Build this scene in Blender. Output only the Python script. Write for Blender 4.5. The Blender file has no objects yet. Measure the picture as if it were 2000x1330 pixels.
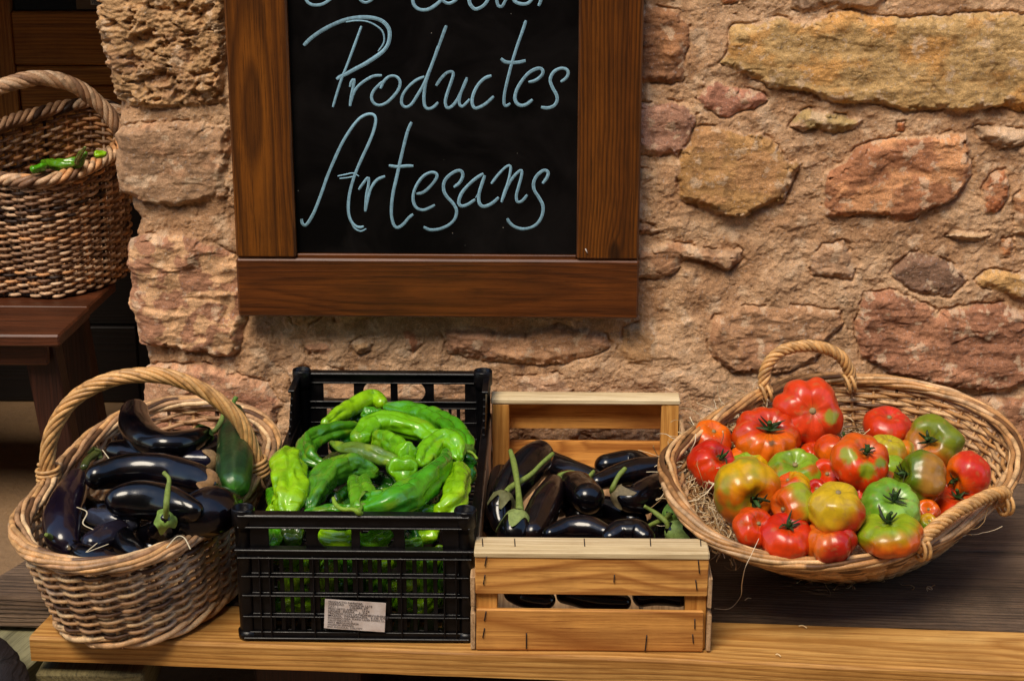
import bpy, math, random
import numpy as np
from mathutils import Matrix, Vector

# ------------------------------------------------------------------ camera, sky, sun, exposure
SC = bpy.context.scene
COL = SC.collection
PIT, YAW, ROL, FPX = math.radians(17.22), math.radians(1.44), math.radians(-0.10), 3616.0
CAM = np.array([0.005, -2.786, 1.068])
_f = np.array([-math.sin(YAW)*math.cos(PIT), math.cos(YAW)*math.cos(PIT), -math.sin(PIT)])
_r0 = np.array([math.cos(YAW), math.sin(YAW), 0.0]); _u0 = np.cross(_r0, _f)
_r = math.cos(ROL)*_r0 + math.sin(ROL)*_u0
_u = -math.sin(ROL)*_r0 + math.cos(ROL)*_u0
cd = bpy.data.cameras.new('camera'); cam = bpy.data.objects.new('camera', cd); COL.objects.link(cam)
cam.matrix_world = Matrix(((_r[0], _u[0], -_f[0], CAM[0]), (_r[1], _u[1], -_f[1], CAM[1]), (_r[2], _u[2], -_f[2], CAM[2]), (0, 0, 0, 1)))
cd.sensor_width = 36.0; cd.lens = 36.0*FPX/2000.0
cd.clip_start = 0.05; cd.clip_end = 500
SC.camera = cam

SUN_EL, SUN_AZ = math.radians(56), math.radians(205)      # azimuth clockwise from +Y (north)
w = bpy.data.worlds.new('World'); SC.world = w; w.use_nodes = True
nt = w.node_tree; bg = nt.nodes['Background']
sky = nt.nodes.new('ShaderNodeTexSky'); sky.sky_type = 'NISHITA'; sky.sun_disc = False
sky.sun_elevation = SUN_EL; sky.sun_rotation = SUN_AZ
sky.dust_density = 0.6; sky.air_density = 1.2; sky.ozone_density = 2.0
nt.links.new(sky.outputs[0], bg.inputs[0]); bg.inputs[1].default_value = 0.15
sd = bpy.data.lights.new('sun', 'SUN'); sd.energy = 2.3; sd.angle = math.radians(26); sd.color = (1.0, 0.87, 0.68)
sun = bpy.data.objects.new('sun', sd); COL.objects.link(sun)
_sd = Vector((math.sin(SUN_AZ)*math.cos(SUN_EL), math.cos(SUN_AZ)*math.cos(SUN_EL), math.sin(SUN_EL)))
sun.rotation_euler = _sd.to_track_quat('Z', 'Y').to_euler(); sun.location = (0, -3, 4)
SC.view_settings.view_transform = 'Standard'; SC.view_settings.look = 'None'
SC.view_settings.exposure = 0.74; SC.view_settings.gamma = 1.0

# ------------------------------------------------------------------ helpers
rng = np.random.default_rng(7); random.seed(7)
def A(*v): return np.array(v, float)
def ray(px, py):
    d = _f + _r*(px-1000)/FPX - _u*(py-665)/FPX
    return d
def atZ(px, py, Z):
    d = ray(px, py); return CAM + d*((Z-CAM[2])/d[2])
def atY(px, py, Y):
    d = ray(px, py); return CAM + d*((Y-CAM[1])/d[1])
def atP(px, py, p, n):
    d = ray(px, py); return CAM + d*(np.dot(p-CAM, n)/np.dot(d, n))
def mpp(P): return float(np.dot(np.asarray(P)-CAM, _f))/FPX        # metres per photo pixel at P
def lin(c):
    c = np.asarray(c, float)/255.0
    return np.where(c <= 0.04045, c/12.92, ((c+0.055)/1.055)**2.4)
def ss(a, b, x):
    t = np.clip((x-a)/(b-a), 0, 1); return t*t*(3-2*t)

_perm = rng.permutation(4096)
def _h(ix, iy, iz, s):
    return _perm[(_perm[(_perm[(ix+s*17) & 4095]+iy) & 4095]+iz) & 4095]
_G = rng.normal(size=(4096, 3)); _G /= np.linalg.norm(_G, axis=1)[:, None]
def pn(P, s=0):
    P = np.asarray(P, float); i = np.floor(P).astype(np.int64); f = P-i
    u = f*f*f*(f*(f*6-15)+10); out = 0
    for dx in (0, 1):
        for dy in (0, 1):
            for dz in (0, 1):
                g = _G[_h(i[..., 0]+dx, i[..., 1]+dy, i[..., 2]+dz, s)]
                d = g[..., 0]*(f[..., 0]-dx)+g[..., 1]*(f[..., 1]-dy)+g[..., 2]*(f[..., 2]-dz)
                wt = (u[..., 0] if dx else 1-u[..., 0])*(u[..., 1] if dy else 1-u[..., 1])*(u[..., 2] if dz else 1-u[..., 2])
                out = out+d*wt
    return out*1.6
def fbm(P, o=4, s=0, g=0.5):
    a, r = 1.0, 0
    P = np.asarray(P, float)
    for k in range(o):
        r = r+a*pn(P*(2.03**k), s+k*3); a *= g
    return r
def crom(P, n, closed=False):
    P = np.asarray(P, float); m = len(P)
    if closed: Q = np.vstack([P[-1:], P, P[:2]]); segs = m
    else: Q = np.vstack([2*P[:1]-P[1:2], P, 2*P[-1:]-P[-2:-1]]); segs = m-1
    t = np.linspace(0, segs, n, endpoint=not closed)
    i = np.minimum(t.astype(int), segs-1); f = (t-i)[:, None]
    a, b, c, d = Q[i], Q[i+1], Q[i+2], Q[i+3]
    return 0.5*((2*b)+(-a+c)*f+(2*a-5*b+4*c-d)*f**2+(-a+3*b-3*c+d)*f**3)
def resample(P, n, closed=False):
    Q = np.vstack([P, P[:1]]) if closed else P
    L = np.r_[0, np.cumsum(np.linalg.norm(np.diff(Q[:, :3], axis=0), axis=1))]
    t = np.linspace(0, L[-1], n, endpoint=not closed)
    return np.stack([np.interp(t, L, Q[:, k]) for k in range(Q.shape[1])], 1)
def nrm(v): return v/np.maximum(np.linalg.norm(v, axis=-1, keepdims=True), 1e-9)

class Geo:
    def __init__(s): s.V, s.F, s.T, s.C, s.n = [], [], [], [], 0
    def add(s, V, F=None, T=None, C=(1, 1, 1)):
        V = np.asarray(V, float).reshape(-1, 3)
        if F is not None and len(F): s.F.append(np.asarray(F, int).reshape(-1, 4)+s.n)
        if T is not None and len(T): s.T.append(np.asarray(T, int).reshape(-1, 3)+s.n)
        C = np.asarray(C, float)
        s.C.append(np.broadcast_to(C[..., :3], V.shape)); s.V.append(V); s.n += len(V)
    def build(s, name, mat, parent=None, smooth=True, origin=None):
        V = np.vstack(s.V); C = np.vstack(s.C)
        o = np.zeros(3)
        if origin is not None: o = np.asarray(origin, float)
        po = A(*parent.get('_o', (0, 0, 0))) if parent is not None else np.zeros(3)
        me = bpy.data.meshes.new(name)
        F = np.vstack(s.F) if s.F else np.zeros((0, 4), int); T = np.vstack(s.T) if s.T else np.zeros((0, 3), int)
        me.vertices.add(len(V)); me.vertices.foreach_set('co', (V-o-po).astype(np.float32).ravel())
        nl = F.size+T.size; me.loops.add(nl)
        me.loops.foreach_set('vertex_index', np.r_[F.ravel(), T.ravel()].astype(np.int32))
        me.polygons.add(len(F)+len(T))
        ls = np.r_[np.arange(len(F))*4, F.size+np.arange(len(T))*3].astype(np.int32)
        me.polygons.foreach_set('loop_start', ls)
        me.update(calc_edges=True); me.validate()
        me.polygons.foreach_set('use_smooth', np.full(len(me.polygons), smooth))
        ca = me.color_attributes.new('Col', 'FLOAT_COLOR', 'POINT')
        ca.data.foreach_set('color', np.c_[C, np.ones(len(C))].astype(np.float32).ravel())
        me.materials.append(mat)
        ob = bpy.data.objects.new(name, me); COL.objects.link(ob)
        ob.location = o
        if parent is not None: ob.parent = parent
        return ob
    # ---- shapes
    def box(s, lo, hi, C=(1, 1, 1), bev=0.0, M=None, jit=0.0):
        lo, hi = np.asarray(lo, float), np.asarray(hi, float); c, h = (lo+hi)/2, (hi-lo)/2
        b = min(bev, h.min()*0.9)
        if b <= 0:
            V = np.array([[x, y, z] for x in (-1, 1) for y in (-1, 1) for z in (-1, 1)])*h
            F = [[0, 1, 3, 2], [4, 6, 7, 5], [0, 4, 5, 1], [2, 3, 7, 6], [0, 2, 6, 4], [1, 5, 7, 3]]; T = []
        else:
            V, ix = [], {}
            for x in (-1, 1):
                for y in (-1, 1):
                    for z in (-1, 1):
                        for k in range(3):
                            p = np.array([x, y, z])*h; q = p-np.array([x, y, z])*b; q[k] = p[k]
                            ix[(x, y, z, k)] = len(V); V.append(q)
            V = np.array(V); F, T = [], []
            for k in range(3):
                a_, b_ = (k+1) % 3, (k+2) % 3
                for sg in (-1, 1):
                    q = []
                    for (u, v) in ((-1, -1), (1, -1), (1, 1), (-1, 1)):
                        t = [0, 0, 0]; t[k] = sg; t[a_] = u; t[b_] = v; q.append(ix[tuple(t)+(k,)])
                    F.append(q if sg > 0 else q[::-1])
                for u in (-1, 1):
                    for v in (-1, 1):       # edge along axis k at (a_=u,b_=v)
                        t0 = [0, 0, 0]; t1 = [0, 0, 0]; t0[k] = -1; t1[k] = 1
                        t0[a_] = t1[a_] = u; t0[b_] = t1[b_] = v
                        q = [ix[tuple(t0)+(a_,)], ix[tuple(t1)+(a_,)], ix[tuple(t1)+(b_,)], ix[tuple(t0)+(b_,)]]
                        F.append(q if u*v > 0 else q[::-1])
            for x in (-1, 1):
                for y in (-1, 1):
                    for z in (-1, 1):
                        q = [ix[(x, y, z, 0)], ix[(x, y, z, 1)], ix[(x, y, z, 2)]]
                        T.append(q if x*y*z > 0 else q[::-1])
        if jit: V = V+rng.normal(0, jit, V.shape)
        V = V+c
        if M is not None: V = M(V)
        s.add(V, F, T, C)
    def tube(s, P, r, n=6, C=(1, 1, 1), closed=False, ref=None, prof=None, flat=None, twist=0.0):
        P = np.asarray(P, float); m = len(P)
        r = np.broadcast_to(np.asarray(r, float), (m,))
        if closed: Tn = nrm(np.roll(P, -1, 0)-np.roll(P, 1, 0))
        else: Tn = nrm(np.gradient(P, axis=0))
        if ref is not None:
            N = nrm(np.asarray(ref, float)-Tn*(Tn@np.asarray(ref, float))[:, None])
        else:
            N = np.zeros((m, 3)); a = np.eye(3)[np.argmin(abs(Tn[0]))]
            N[0] = nrm(a-Tn[0]*(a@Tn[0]))
            for i in range(1, m):
                q = N[i-1]-Tn[i]*(N[i-1]@Tn[i]); N[i] = q/max(np.linalg.norm(q), 1e-9)
        B = np.cross(Tn, N)
        th = np.arange(n)/n*2*math.pi
        TH = th[None, :]+np.linspace(0, twist, m)[:, None]
        R = np.repeat(r[:, None], n, 1)
        if prof is not None: R = R*prof(np.repeat(th[None, :], m, 0), np.repeat(np.linspace(0, 1, m)[:, None], n, 1))
        fx, fy = flat if flat else (1, 1)
        V = P[:, None, :]+(R*np.cos(TH)*fx)[..., None]*N[:, None, :]+(R*np.sin(TH)*fy)[..., None]*B[:, None, :]
        k = np.arange(m if closed else m-1); j = np.arange(n)
        K, J = np.meshgrid(k, j, indexing='ij'); K2 = (K+1) % m; J2 = (J+1) % n
        F = np.stack([K*n+J, K*n+J2, K2*n+J2, K2*n+J], -1).reshape(-1, 4)
        V = V.reshape(-1, 3)
        C = np.asarray(C, float)
        if C.ndim == 2 and len(C) == m: C = np.repeat(C, n, 0)
        if not closed:
            T = [[m*n, (q+1) % n, q] for q in range(n)]+[[m*n+1, (m-1)*n+q, (m-1)*n+(q+1) % n] for q in range(n)]
            V = np.vstack([V, P[:1], P[-1:]])
            if C.ndim == 2: C = np.vstack([C, C[:1], C[-1:]])
            s.add(V, F, T, C)
        else: s.add(V, F, None, C)
        return V
    def prism(s, poly, y0, y1, C=(1, 1, 1), M=None):
        """poly: (x,z) ccw, extruded y0..y1 (convex)"""
        n = len(poly); V = [[p[0], y0, p[1]] for p in poly]+[[p[0], y1, p[1]] for p in poly]
        F = [[i, (i+1) % n, n+(i+1) % n, n+i] for i in range(n)]
        cx = np.mean(poly, axis=0); V += [[cx[0], y0, cx[1]], [cx[0], y1, cx[1]]]
        T = [[2*n, (i+1) % n, i] for i in range(n)]+[[2*n+1, n+i, n+(i+1) % n] for i in range(n)]
        V = np.array(V, float)
        if M is not None: V = M(V)
        s.add(V, F, T, C)

def thing(name, label, cat, loc=(0, 0, 0), group=None):
    o = bpy.data.objects.new(name, None); COL.objects.link(o); o.location = loc; o.empty_display_size = 0.02
    o['label'] = label; o['category'] = cat; o['_o'] = [float(v) for v in loc]
    if group: o['group'] = group
    return o
def tag(o, label=None, cat=None, group=None, kind=None):
    if label: o['label'] = label
    if cat: o['category'] = cat
    if group: o['group'] = group
    if kind: o['kind'] = kind
    return o

# ------------------------------------------------------------------ materials
class NT:
    def __init__(s, name):
        s.m = bpy.data.materials.new(name); s.m.use_nodes = True; s.t = s.m.node_tree
        s.b = s.t.nodes['Principled BSDF']
    def n(s, ty, **kw):
        nd = s.t.nodes.new(ty)
        for k, v in kw.items():
            if k.startswith('i_'): nd.inputs[k[2:].replace('_', ' ')].default_value = v
            else: setattr(nd, k, v)
        return nd
    def l(s, a, b): s.t.links.new(a, b)
    def coord(s, scale=(1, 1, 1), rot=(0, 0, 0)):
        tc = s.n('ShaderNodeTexCoord'); mp = s.n('ShaderNodeMapping')
        mp.inputs['Scale'].default_value = scale; mp.inputs['Rotation'].default_value = rot
        s.l(tc.outputs['Object'], mp.inputs[0]); return mp.outputs[0]
    def noise(s, vec, scale, detail=4, rough=0.5, dist=0.0):
        nd = s.n('ShaderNodeTexNoise'); nd.inputs['Scale'].default_value = scale; nd.inputs['Detail'].default_value = detail
        nd.inputs['Roughness'].default_value = rough; nd.inputs['Distortion'].default_value = dist
        s.l(vec, nd.inputs['Vector']); return nd.outputs['Fac']
    def ramp(s, fac, stops):
        nd = s.n('ShaderNodeValToRGB'); e = nd.color_ramp.elements
        while len(e) > 1: e.remove(e[-1])
        for i, (p, c) in enumerate(stops):
            q = e[0] if i == 0 else e.new(p)
            q.position = p; q.color = tuple(c)+(1,) if len(c) == 3 else c
        s.l(fac, nd.inputs[0]); return nd.outputs[0]
    def mix(s, fac, a, b, mode='MIX'):
        nd = s.n('ShaderNodeMix', data_type='RGBA', blend_type=mode)
        if isinstance(fac, (int, float)): nd.inputs[0].default_value = fac
        else: s.l(fac, nd.inputs[0])
        for v, k in ((a, 6), (b, 7)):
            if isinstance(v, (tuple, list, np.ndarray)): nd.inputs[k].default_value = tuple(v)[:3]+(1,)
            else: s.l(v, nd.inputs[k])
        return nd.outputs[2]
    def math(s, op, a, b=0.0):
        nd = s.n('ShaderNodeMath', operation=op)
        for v, k in ((a, 0), (b, 1)):
            if isinstance(v, (int, float)): nd.inputs[k].default_value = v
            else: s.l(v, nd.inputs[k])
        return nd.outputs[0]
    def bump(s, h, dist=0.001, st=1.0):
        nd = s.n('ShaderNodeBump'); nd.inputs['Distance'].default_value = dist; nd.inputs['Strength'].default_value = st
        s.l(h, nd.inputs['Height']); s.l(nd.outputs[0], s.b.inputs['Normal'])
    def attr(s, name='Col'):
        nd = s.n('ShaderNodeAttribute', attribute_name=name); return nd.outputs['Color']
    def set(s, **kw):
        for k, v in kw.items(): s.b.inputs[k.replace('_', ' ')].default_value = v
        return s.m
    def base(s, sock): s.l(sock, s.b.inputs['Base Color'])

def wood(name, c0, c1, c2, axis='x', fib=60.0, ring=9.0, rough=0.55, coat=0.0, weather=0.0, bump=0.0006, ringamt=0.55, off=0.0, knots=0.0):
    """c0 dark grain, c1 mid, c2 light (sRGB 0-255)"""
    k = NT(name); a = 'xyz'.index(axis)
    sc = [1.0]*3; sc[a] = 0.028
    tc = k.n('ShaderNodeTexCoord'); ad = k.n('ShaderNodeVectorMath', operation='ADD'); ad.inputs[1].default_value = (off, off*1.7, off*.6)
    oi = k.n('ShaderNodeObjectInfo'); sc3 = k.n('ShaderNodeVectorMath', operation='SCALE'); sc3.inputs[0].default_value = (3.1, 1.7, 2.3)
    k.l(oi.outputs['Random'], sc3.inputs['Scale']); ad2 = k.n('ShaderNodeVectorMath', operation='ADD')
    k.l(tc.outputs['Object'], ad.inputs[0]); k.l(ad.outputs[0], ad2.inputs[0]); k.l(sc3.outputs[0], ad2.inputs[1])
    mp = k.n('ShaderNodeMapping'); mp.inputs['Scale'].default_value = sc; k.l(ad2.outputs[0], mp.inputs[0])
    v = mp.outputs[0]
    n1 = k.noise(v, fib*7.0, 6, 0.75, 0.15); n1b = k.noise(v, fib*1.6, 4, 0.6, 0.3)
    n2 = k.noise(v, fib*0.35, 3, 0.5, 0.2)
    # growth rings: distance from a pith that lies off the board, warped along the grain
    cr = [1.0]*3; cr[a] = 0.0
    # centre the pith near the object: subtract the same random offset again, then a fixed shift
    sb = k.n('ShaderNodeVectorMath', operation='SUBTRACT'); k.l(ad2.outputs[0], sb.inputs[0]); k.l(sc3.outputs[0], sb.inputs[1])
    rs = k.n('ShaderNodeVectorMath', operation='SCALE'); rs.inputs[0].default_value = (0.07, 0.05, 0.08); k.l(oi.outputs['Random'], rs.inputs['Scale'])
    sb2 = k.n('ShaderNodeVectorMath', operation='SUBTRACT'); k.l(sb.outputs[0], sb2.inputs[0]); k.l(rs.outputs[0], sb2.inputs[1])
    sb3 = k.n('ShaderNodeVectorMath', operation='SUBTRACT'); k.l(sb2.outputs[0], sb3.inputs[0]); sb3.inputs[1].default_value = (off-0.03, off*1.7+0.035, off*.6+0.012)
    sq = k.n('ShaderNodeVectorMath', operation='MULTIPLY'); sq.inputs[1].default_value = cr; k.l(sb3.outputs[0], sq.inputs[0])
    ln = k.n('ShaderNodeVectorMath', operation='LENGTH'); k.l(sq.outputs[0], ln.inputs[0])
    ws = [1.0]*3; ws[a] = 0.16
    m3 = k.n('ShaderNodeMapping'); m3.inputs['Scale'].default_value = ws; k.l(ad2.outputs[0], m3.inputs[0])
    n3 = k.noise(m3.outputs[0], ring, 2.0, 0.45, 0.3)
    rr_ = k.math('ADD', ln.outputs['Value'], k.math('MULTIPLY', n3, 0.060))
    kcore = None
    if knots > 0:
        ks_ = [1.0, 1.0, 1.0]; ks_[a] = 0.42
        m2 = k.n('ShaderNodeMapping'); m2.inputs['Scale'].default_value = ks_; k.l(ad2.outputs[0], m2.inputs[0])
        vo = k.n('ShaderNodeTexVoronoi'); vo.inputs['Scale'].default_value = 7.0; k.l(m2.outputs[0], vo.inputs['Vector'])
        kd = k.ramp(vo.outputs['Distance'], [(0.0, (1, 1, 1)), (0.12, (.45,)*3), (0.35, (0, 0, 0))])
        rr_ = k.math('ADD', rr_, k.math('MULTIPLY', kd, 0.030*knots))
        kcore = k.ramp(vo.outputs['Distance'], [(0.045, (1, 1, 1)), (0.075, (0, 0, 0))])
    fr = k.math('FRACT', k.math('MULTIPLY', rr_, 1.0/0.0062))
    w4 = k.ramp(fr, [(0.0, (.55,)*3), (0.12, (0, 0, 0)), (0.45, (.12,)*3), (0.88, (1, 1, 1)), (1.0, (.6,)*3)])
    col = k.ramp(n2, [(0.3, lin(c1)), (0.7, lin(c2))])
    col = k.mix(k.math('MULTIPLY', w4, ringamt), col, tuple(lin(c0)*0.75+lin(c1)*0.25))
    col = k.mix(k.math('MULTIPLY', k.ramp(n1b, [(0.50, (0, 0, 0)), (0.66, (1, 1, 1))]), 0.45), col, tuple(lin(c0)))
    col = k.mix(k.math('MULTIPLY', k.ramp(n1, [(0.50, (0, 0, 0)), (0.66, (1, 1, 1))]), 0.8), col, tuple(lin(c0)))
    if knots > 0: col = k.mix(k.math('MULTIPLY', kcore, 0.8), col, tuple(lin(c0)*0.7))
    if weather > 0:
        cg = k.coord(); nb = k.noise(cg, 7.0, 6, 0.65)
        col = k.mix(k.math('MULTIPLY', k.ramp(nb, [(0.45, (0, 0, 0)), (0.7, (1, 1, 1))]), weather), col, tuple(lin(c0)*0.6))
    k.base(col)
    h = k.math('ADD', k.math('MULTIPLY', n1, 0.7), k.math('MULTIPLY', w4, 0.4))
    k.bump(h, bump, 1.0)
    k.set(Roughness=rough, Coat_Weight=coat, Coat_Roughness=0.25, Specular_IOR_Level=0.35)
    return k.m

def vcol_mat(name, rough=0.5, coat=0.0, nscale=300.0, namp=0.15, bump=0.0003, spec=0.5, bscale=400.0, croughness=0.08):
    k = NT(name); c = k.attr(); v = k.coord()
    nz = k.noise(v, nscale, 4, 0.6)
    g = k.ramp(nz, [(0.25, (1-namp,)*3), (0.75, (1+namp,)*3)])
    k.base(k.mix(1.0, c, g, 'MULTIPLY'))
    if bump > 0: k.bump(k.noise(v, bscale, 4, 0.6), bump)
    return k.set(Roughness=rough, Coat_Weight=coat, Coat_Roughness=croughness, Specular_IOR_Level=spec)
# ================================================================== SETTING: ground
def mat_ground():
    k = NT('floor_stone'); v = k.coord()
    n1 = k.noise(v, 3.0, 8, 0.6, 0.5); n2 = k.noise(v, 60.0, 6, 0.7)
    c = k.ramp(n1, [(0.3, lin((116, 88, 58))), (0.55, lin((144, 112, 76))), (0.75, lin((126, 98, 68)))])
    c = k.mix(k.math('MULTIPLY', n2, 0.5), c, tuple(lin((60, 45, 30))))
    k.base(c); k.bump(n2, 0.004); k.set(Roughness=0.85); return k.m
g = Geo()
GZ = -0.15
xs = np.r_[-60, -20, -5, np.linspace(-2.2, 2.2, 90), 5, 20, 60]; ys = np.r_[-60, -20, -6, np.linspace(-2.4, 2.0, 90), 5, 20, 60]
X, Y = np.meshgrid(xs, ys, indexing='ij'); Z = GZ+0.006*fbm(np.stack([X*2, Y*2, 0*X], -1), 3)*(abs(X) < 2.2)
n_, m_ = X.shape; I, J = np.meshgrid(np.arange(n_-1), np.arange(m_-1), indexing='ij')
g.add(np.stack([X, Y, Z], -1), np.stack([I*m_+J, (I+1)*m_+J, (I+1)*m_+J+1, I*m_+J+1], -1))
tag(g.build('ground', mat_ground()), kind='structure', label='worn brown stone paving of the street and doorstep')

# ================================================================== stone wall
def z2(L, ox=1220, oy=0, s=1.9): return [(ox+x/s, oy+y/s) for x, y in L]
# (outline in photo pixels, colour, second colour, height m, relief m, style)
STONES = [
 (z2([(345,225),(400,105),(470,95),(560,60),(640,75),(740,55),(830,32),(950,45),(1060,60),(1200,60),(1330,40),(1482,60),(1700,60),(1700,410),(1482,415),(1350,405),(1250,420),(1100,415),(960,395),(860,400),(760,370),(700,350),(600,340),(540,330),(480,300),(430,270)]), (186,150,94),(196,142,74), .022,.0040,'s'),
 (z2([(-20,20),(60,20),(200,30),(245,90),(240,180),(220,290),(150,310),(60,310),(-20,300)]), (150,98,62),(120,74,48), .010,.006,'s'),
 (z2([(270,370),(300,320),(340,300),(420,320),(500,350),(540,370),(490,410),(420,415),(370,432),(290,410)]), (168,108,88),(205,165,140), .014,.003,'s'),
 (z2([(0,380),(60,380),(170,370),(230,390),(265,440),(250,510),(215,580),(120,580),(60,570),(0,560)]), (150,104,86),(190,140,118), .014,.003,'s'),
 (z2([(185,640),(210,560),(260,490),(340,470),(440,480),(510,485),(545,530),(600,590),(660,600),(620,680),(595,750),(530,780),(480,800),(420,808),(340,795),(270,770),(200,735)]), (166,122,68),(182,132,84), .022,.003,'s'),
 (z2([(600,470),(640,420),(690,400),(760,410),(850,440),(900,455),(860,485),(800,495),(740,485),(660,490)]), (158,134,84),(190,150,115), .016,.003,'s'),
 (z2([(730,760),(740,640),(800,600),(900,530),(960,510),(1080,500),(1200,500),(1270,505),(1290,560),(1290,650),(1230,740),(1170,770),(1080,800),(1000,815),(930,800),(830,820),(740,810)]), (158,96,62),(212,148,100), .022,.0045,'s'),
 (z2([(1320,700),(1350,650),(1410,620),(1435,660),(1430,730),(1380,790),(1320,795)]), (180,98,54),(160,100,64), .014,.003,'s'),
 (z2([(985,1010),(1010,970),(1060,935),(1130,945),(1190,965),(1250,1000),(1272,1040),(1250,1070),(1200,1105),(1130,1085),(1060,1070),(1000,1045)]), (112,80,66),(130,96,78), .013,.002,'s'),
 (z2([(1305,1030),(1380,995),(1482,1000),(1620,1000),(1620,1110),(1482,1115),(1400,1090),(1320,1070)]), (196,150,90),(180,140,96), .014,.003,'s'),
 (z2([(890,1090),(1000,1080),(1130,1120),(1150,1150),(1260,1140),(1400,1130),(1482,1150),(1640,1150),(1640,1330),(1482,1420),(1380,1460),(1200,1440),(1000,1380),(870,1330),(860,1230)]), (146,90,66),(170,112,82), .020,.006,'s'),
 (z2([(310,1240),(340,1170),(440,1140),(560,1130),(620,1120),(720,1150),(800,1150),(820,1200),(760,1260),(720,1340),(560,1400),(400,1380),(310,1310)]), (176,130,94),(160,112,80), .016,.006,'s'),
 (z2([(20,920),(150,900),(250,910),(330,930),(420,920),(440,960),(400,1000),(270,980),(220,960),(180,1020),(100,1040),(20,1040)]), (158,112,80),(200,160,125), .014,.004,'s'),
 (z2([(690,960),(740,900),(810,890),(840,940),(860,1000),(850,1030),(760,1035),(700,1020)]), (176,136,104),(196,160,130), .016,.005,'s'),
 (z2([(1300,480),(1380,470),(1482,480),(1600,480),(1600,540),(1482,545),(1400,560),(1320,530)]), (172,140,110),(190,160,130), .012,.004,'s'),
 (z2([(1400,885),(1450,880),(1452,940),(1402,945)]), (170,104,58),(170,104,58), .008,.002,'s'),
 (z2([(1010,446),(1044,443),(1044,477),(1012,477)]), (176,96,46),(176,96,46), .010,.001,'s'),
 (z2([(1450,730),(1482,700),(1640,700),(1640,880),(1450,872)]), (172,118,80),(190,150,110), .012,.004,'s'),
 (z2([(340,-40),(430,-40),(428,15),(380,28)]), (170,96,54),(170,96,54), .010,.002,'s'),
 (z2([(600,-80),(900,-90),(1000,-40),(930,20),(700,35),(610,20)]), (142,110,88),(170,135,104), .012,.003,'s'),
 ([(1215,640),(1260,625),(1290,660),(1280,705),(1230,712),(1205,690)], (180,136,92),(196,156,116), .012,.003,'s'),
 ([(860,645),(930,636),(1000,650),(1090,640),(1180,648),(1195,672),(1150,700),(1050,712),(960,705),(880,696)], (174,128,94),(160,112,84), .016,.005,'s'),
 ([(788,648),(806,640),(824,672),(808,690),(792,672)], (160,96,64),(150,90,60), .012,.002,'s'),
 ([(560,722),(640,715),(700,735),(860,730),(950,742),(960,800),(900,850),(700,860),(580,850)], (168,126,94),(180,140,108), .010,.006,'s'),
 ([(1010,735),(1090,725),(1120,760),(1100,800),(1020,805)], (170,132,104),(184,146,116), .012,.005,'s'),
 ([(1120,820),(1250,800),(1330,830),(1350,900),(1250,930),(1120,900)], (150,116,90),(170,132,100), .010,.006,'s'),
 ([(250,722),(330,712),(400,712),(470,728),(528,745),(545,790),(535,835),(440,850),(320,850),(250,840)], (196,146,112),(168,110,84), .018,.003,'s'),
 ([(150,-60),(445,-60),(442,60),(440,200),(370,208),(300,212),(225,205),(190,120)], (176,136,92),(160,118,82), .024,.010,'t'),
 ([(160,252),(250,244),(330,235),(400,240),(446,245),(452,330),(444,385),(400,398),(350,410),(290,400),(240,392),(160,380)], (158,122,92),(190,140,104), .024,.004,'s'),
 ([(190,478),(250,462),(300,456),(360,455),(420,470),(470,500),(486,560),(484,640),(470,688),(420,694),(370,688),(320,680),(270,672),(190,650)], (160,108,82),(214,166,122), .024,.006,'m'),
 ([(1900,775),(1950,768),(2060,780),(2060,860),(1960,880),(1910,850)], (168,112,82),(184,140,104), .014,.005,'s'),
 ([(1760,800),(1860,790),(1890,840),(1840,900),(1760,890)], (170,128,94),(184,144,108), .012,.004,'s'),
]
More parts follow.
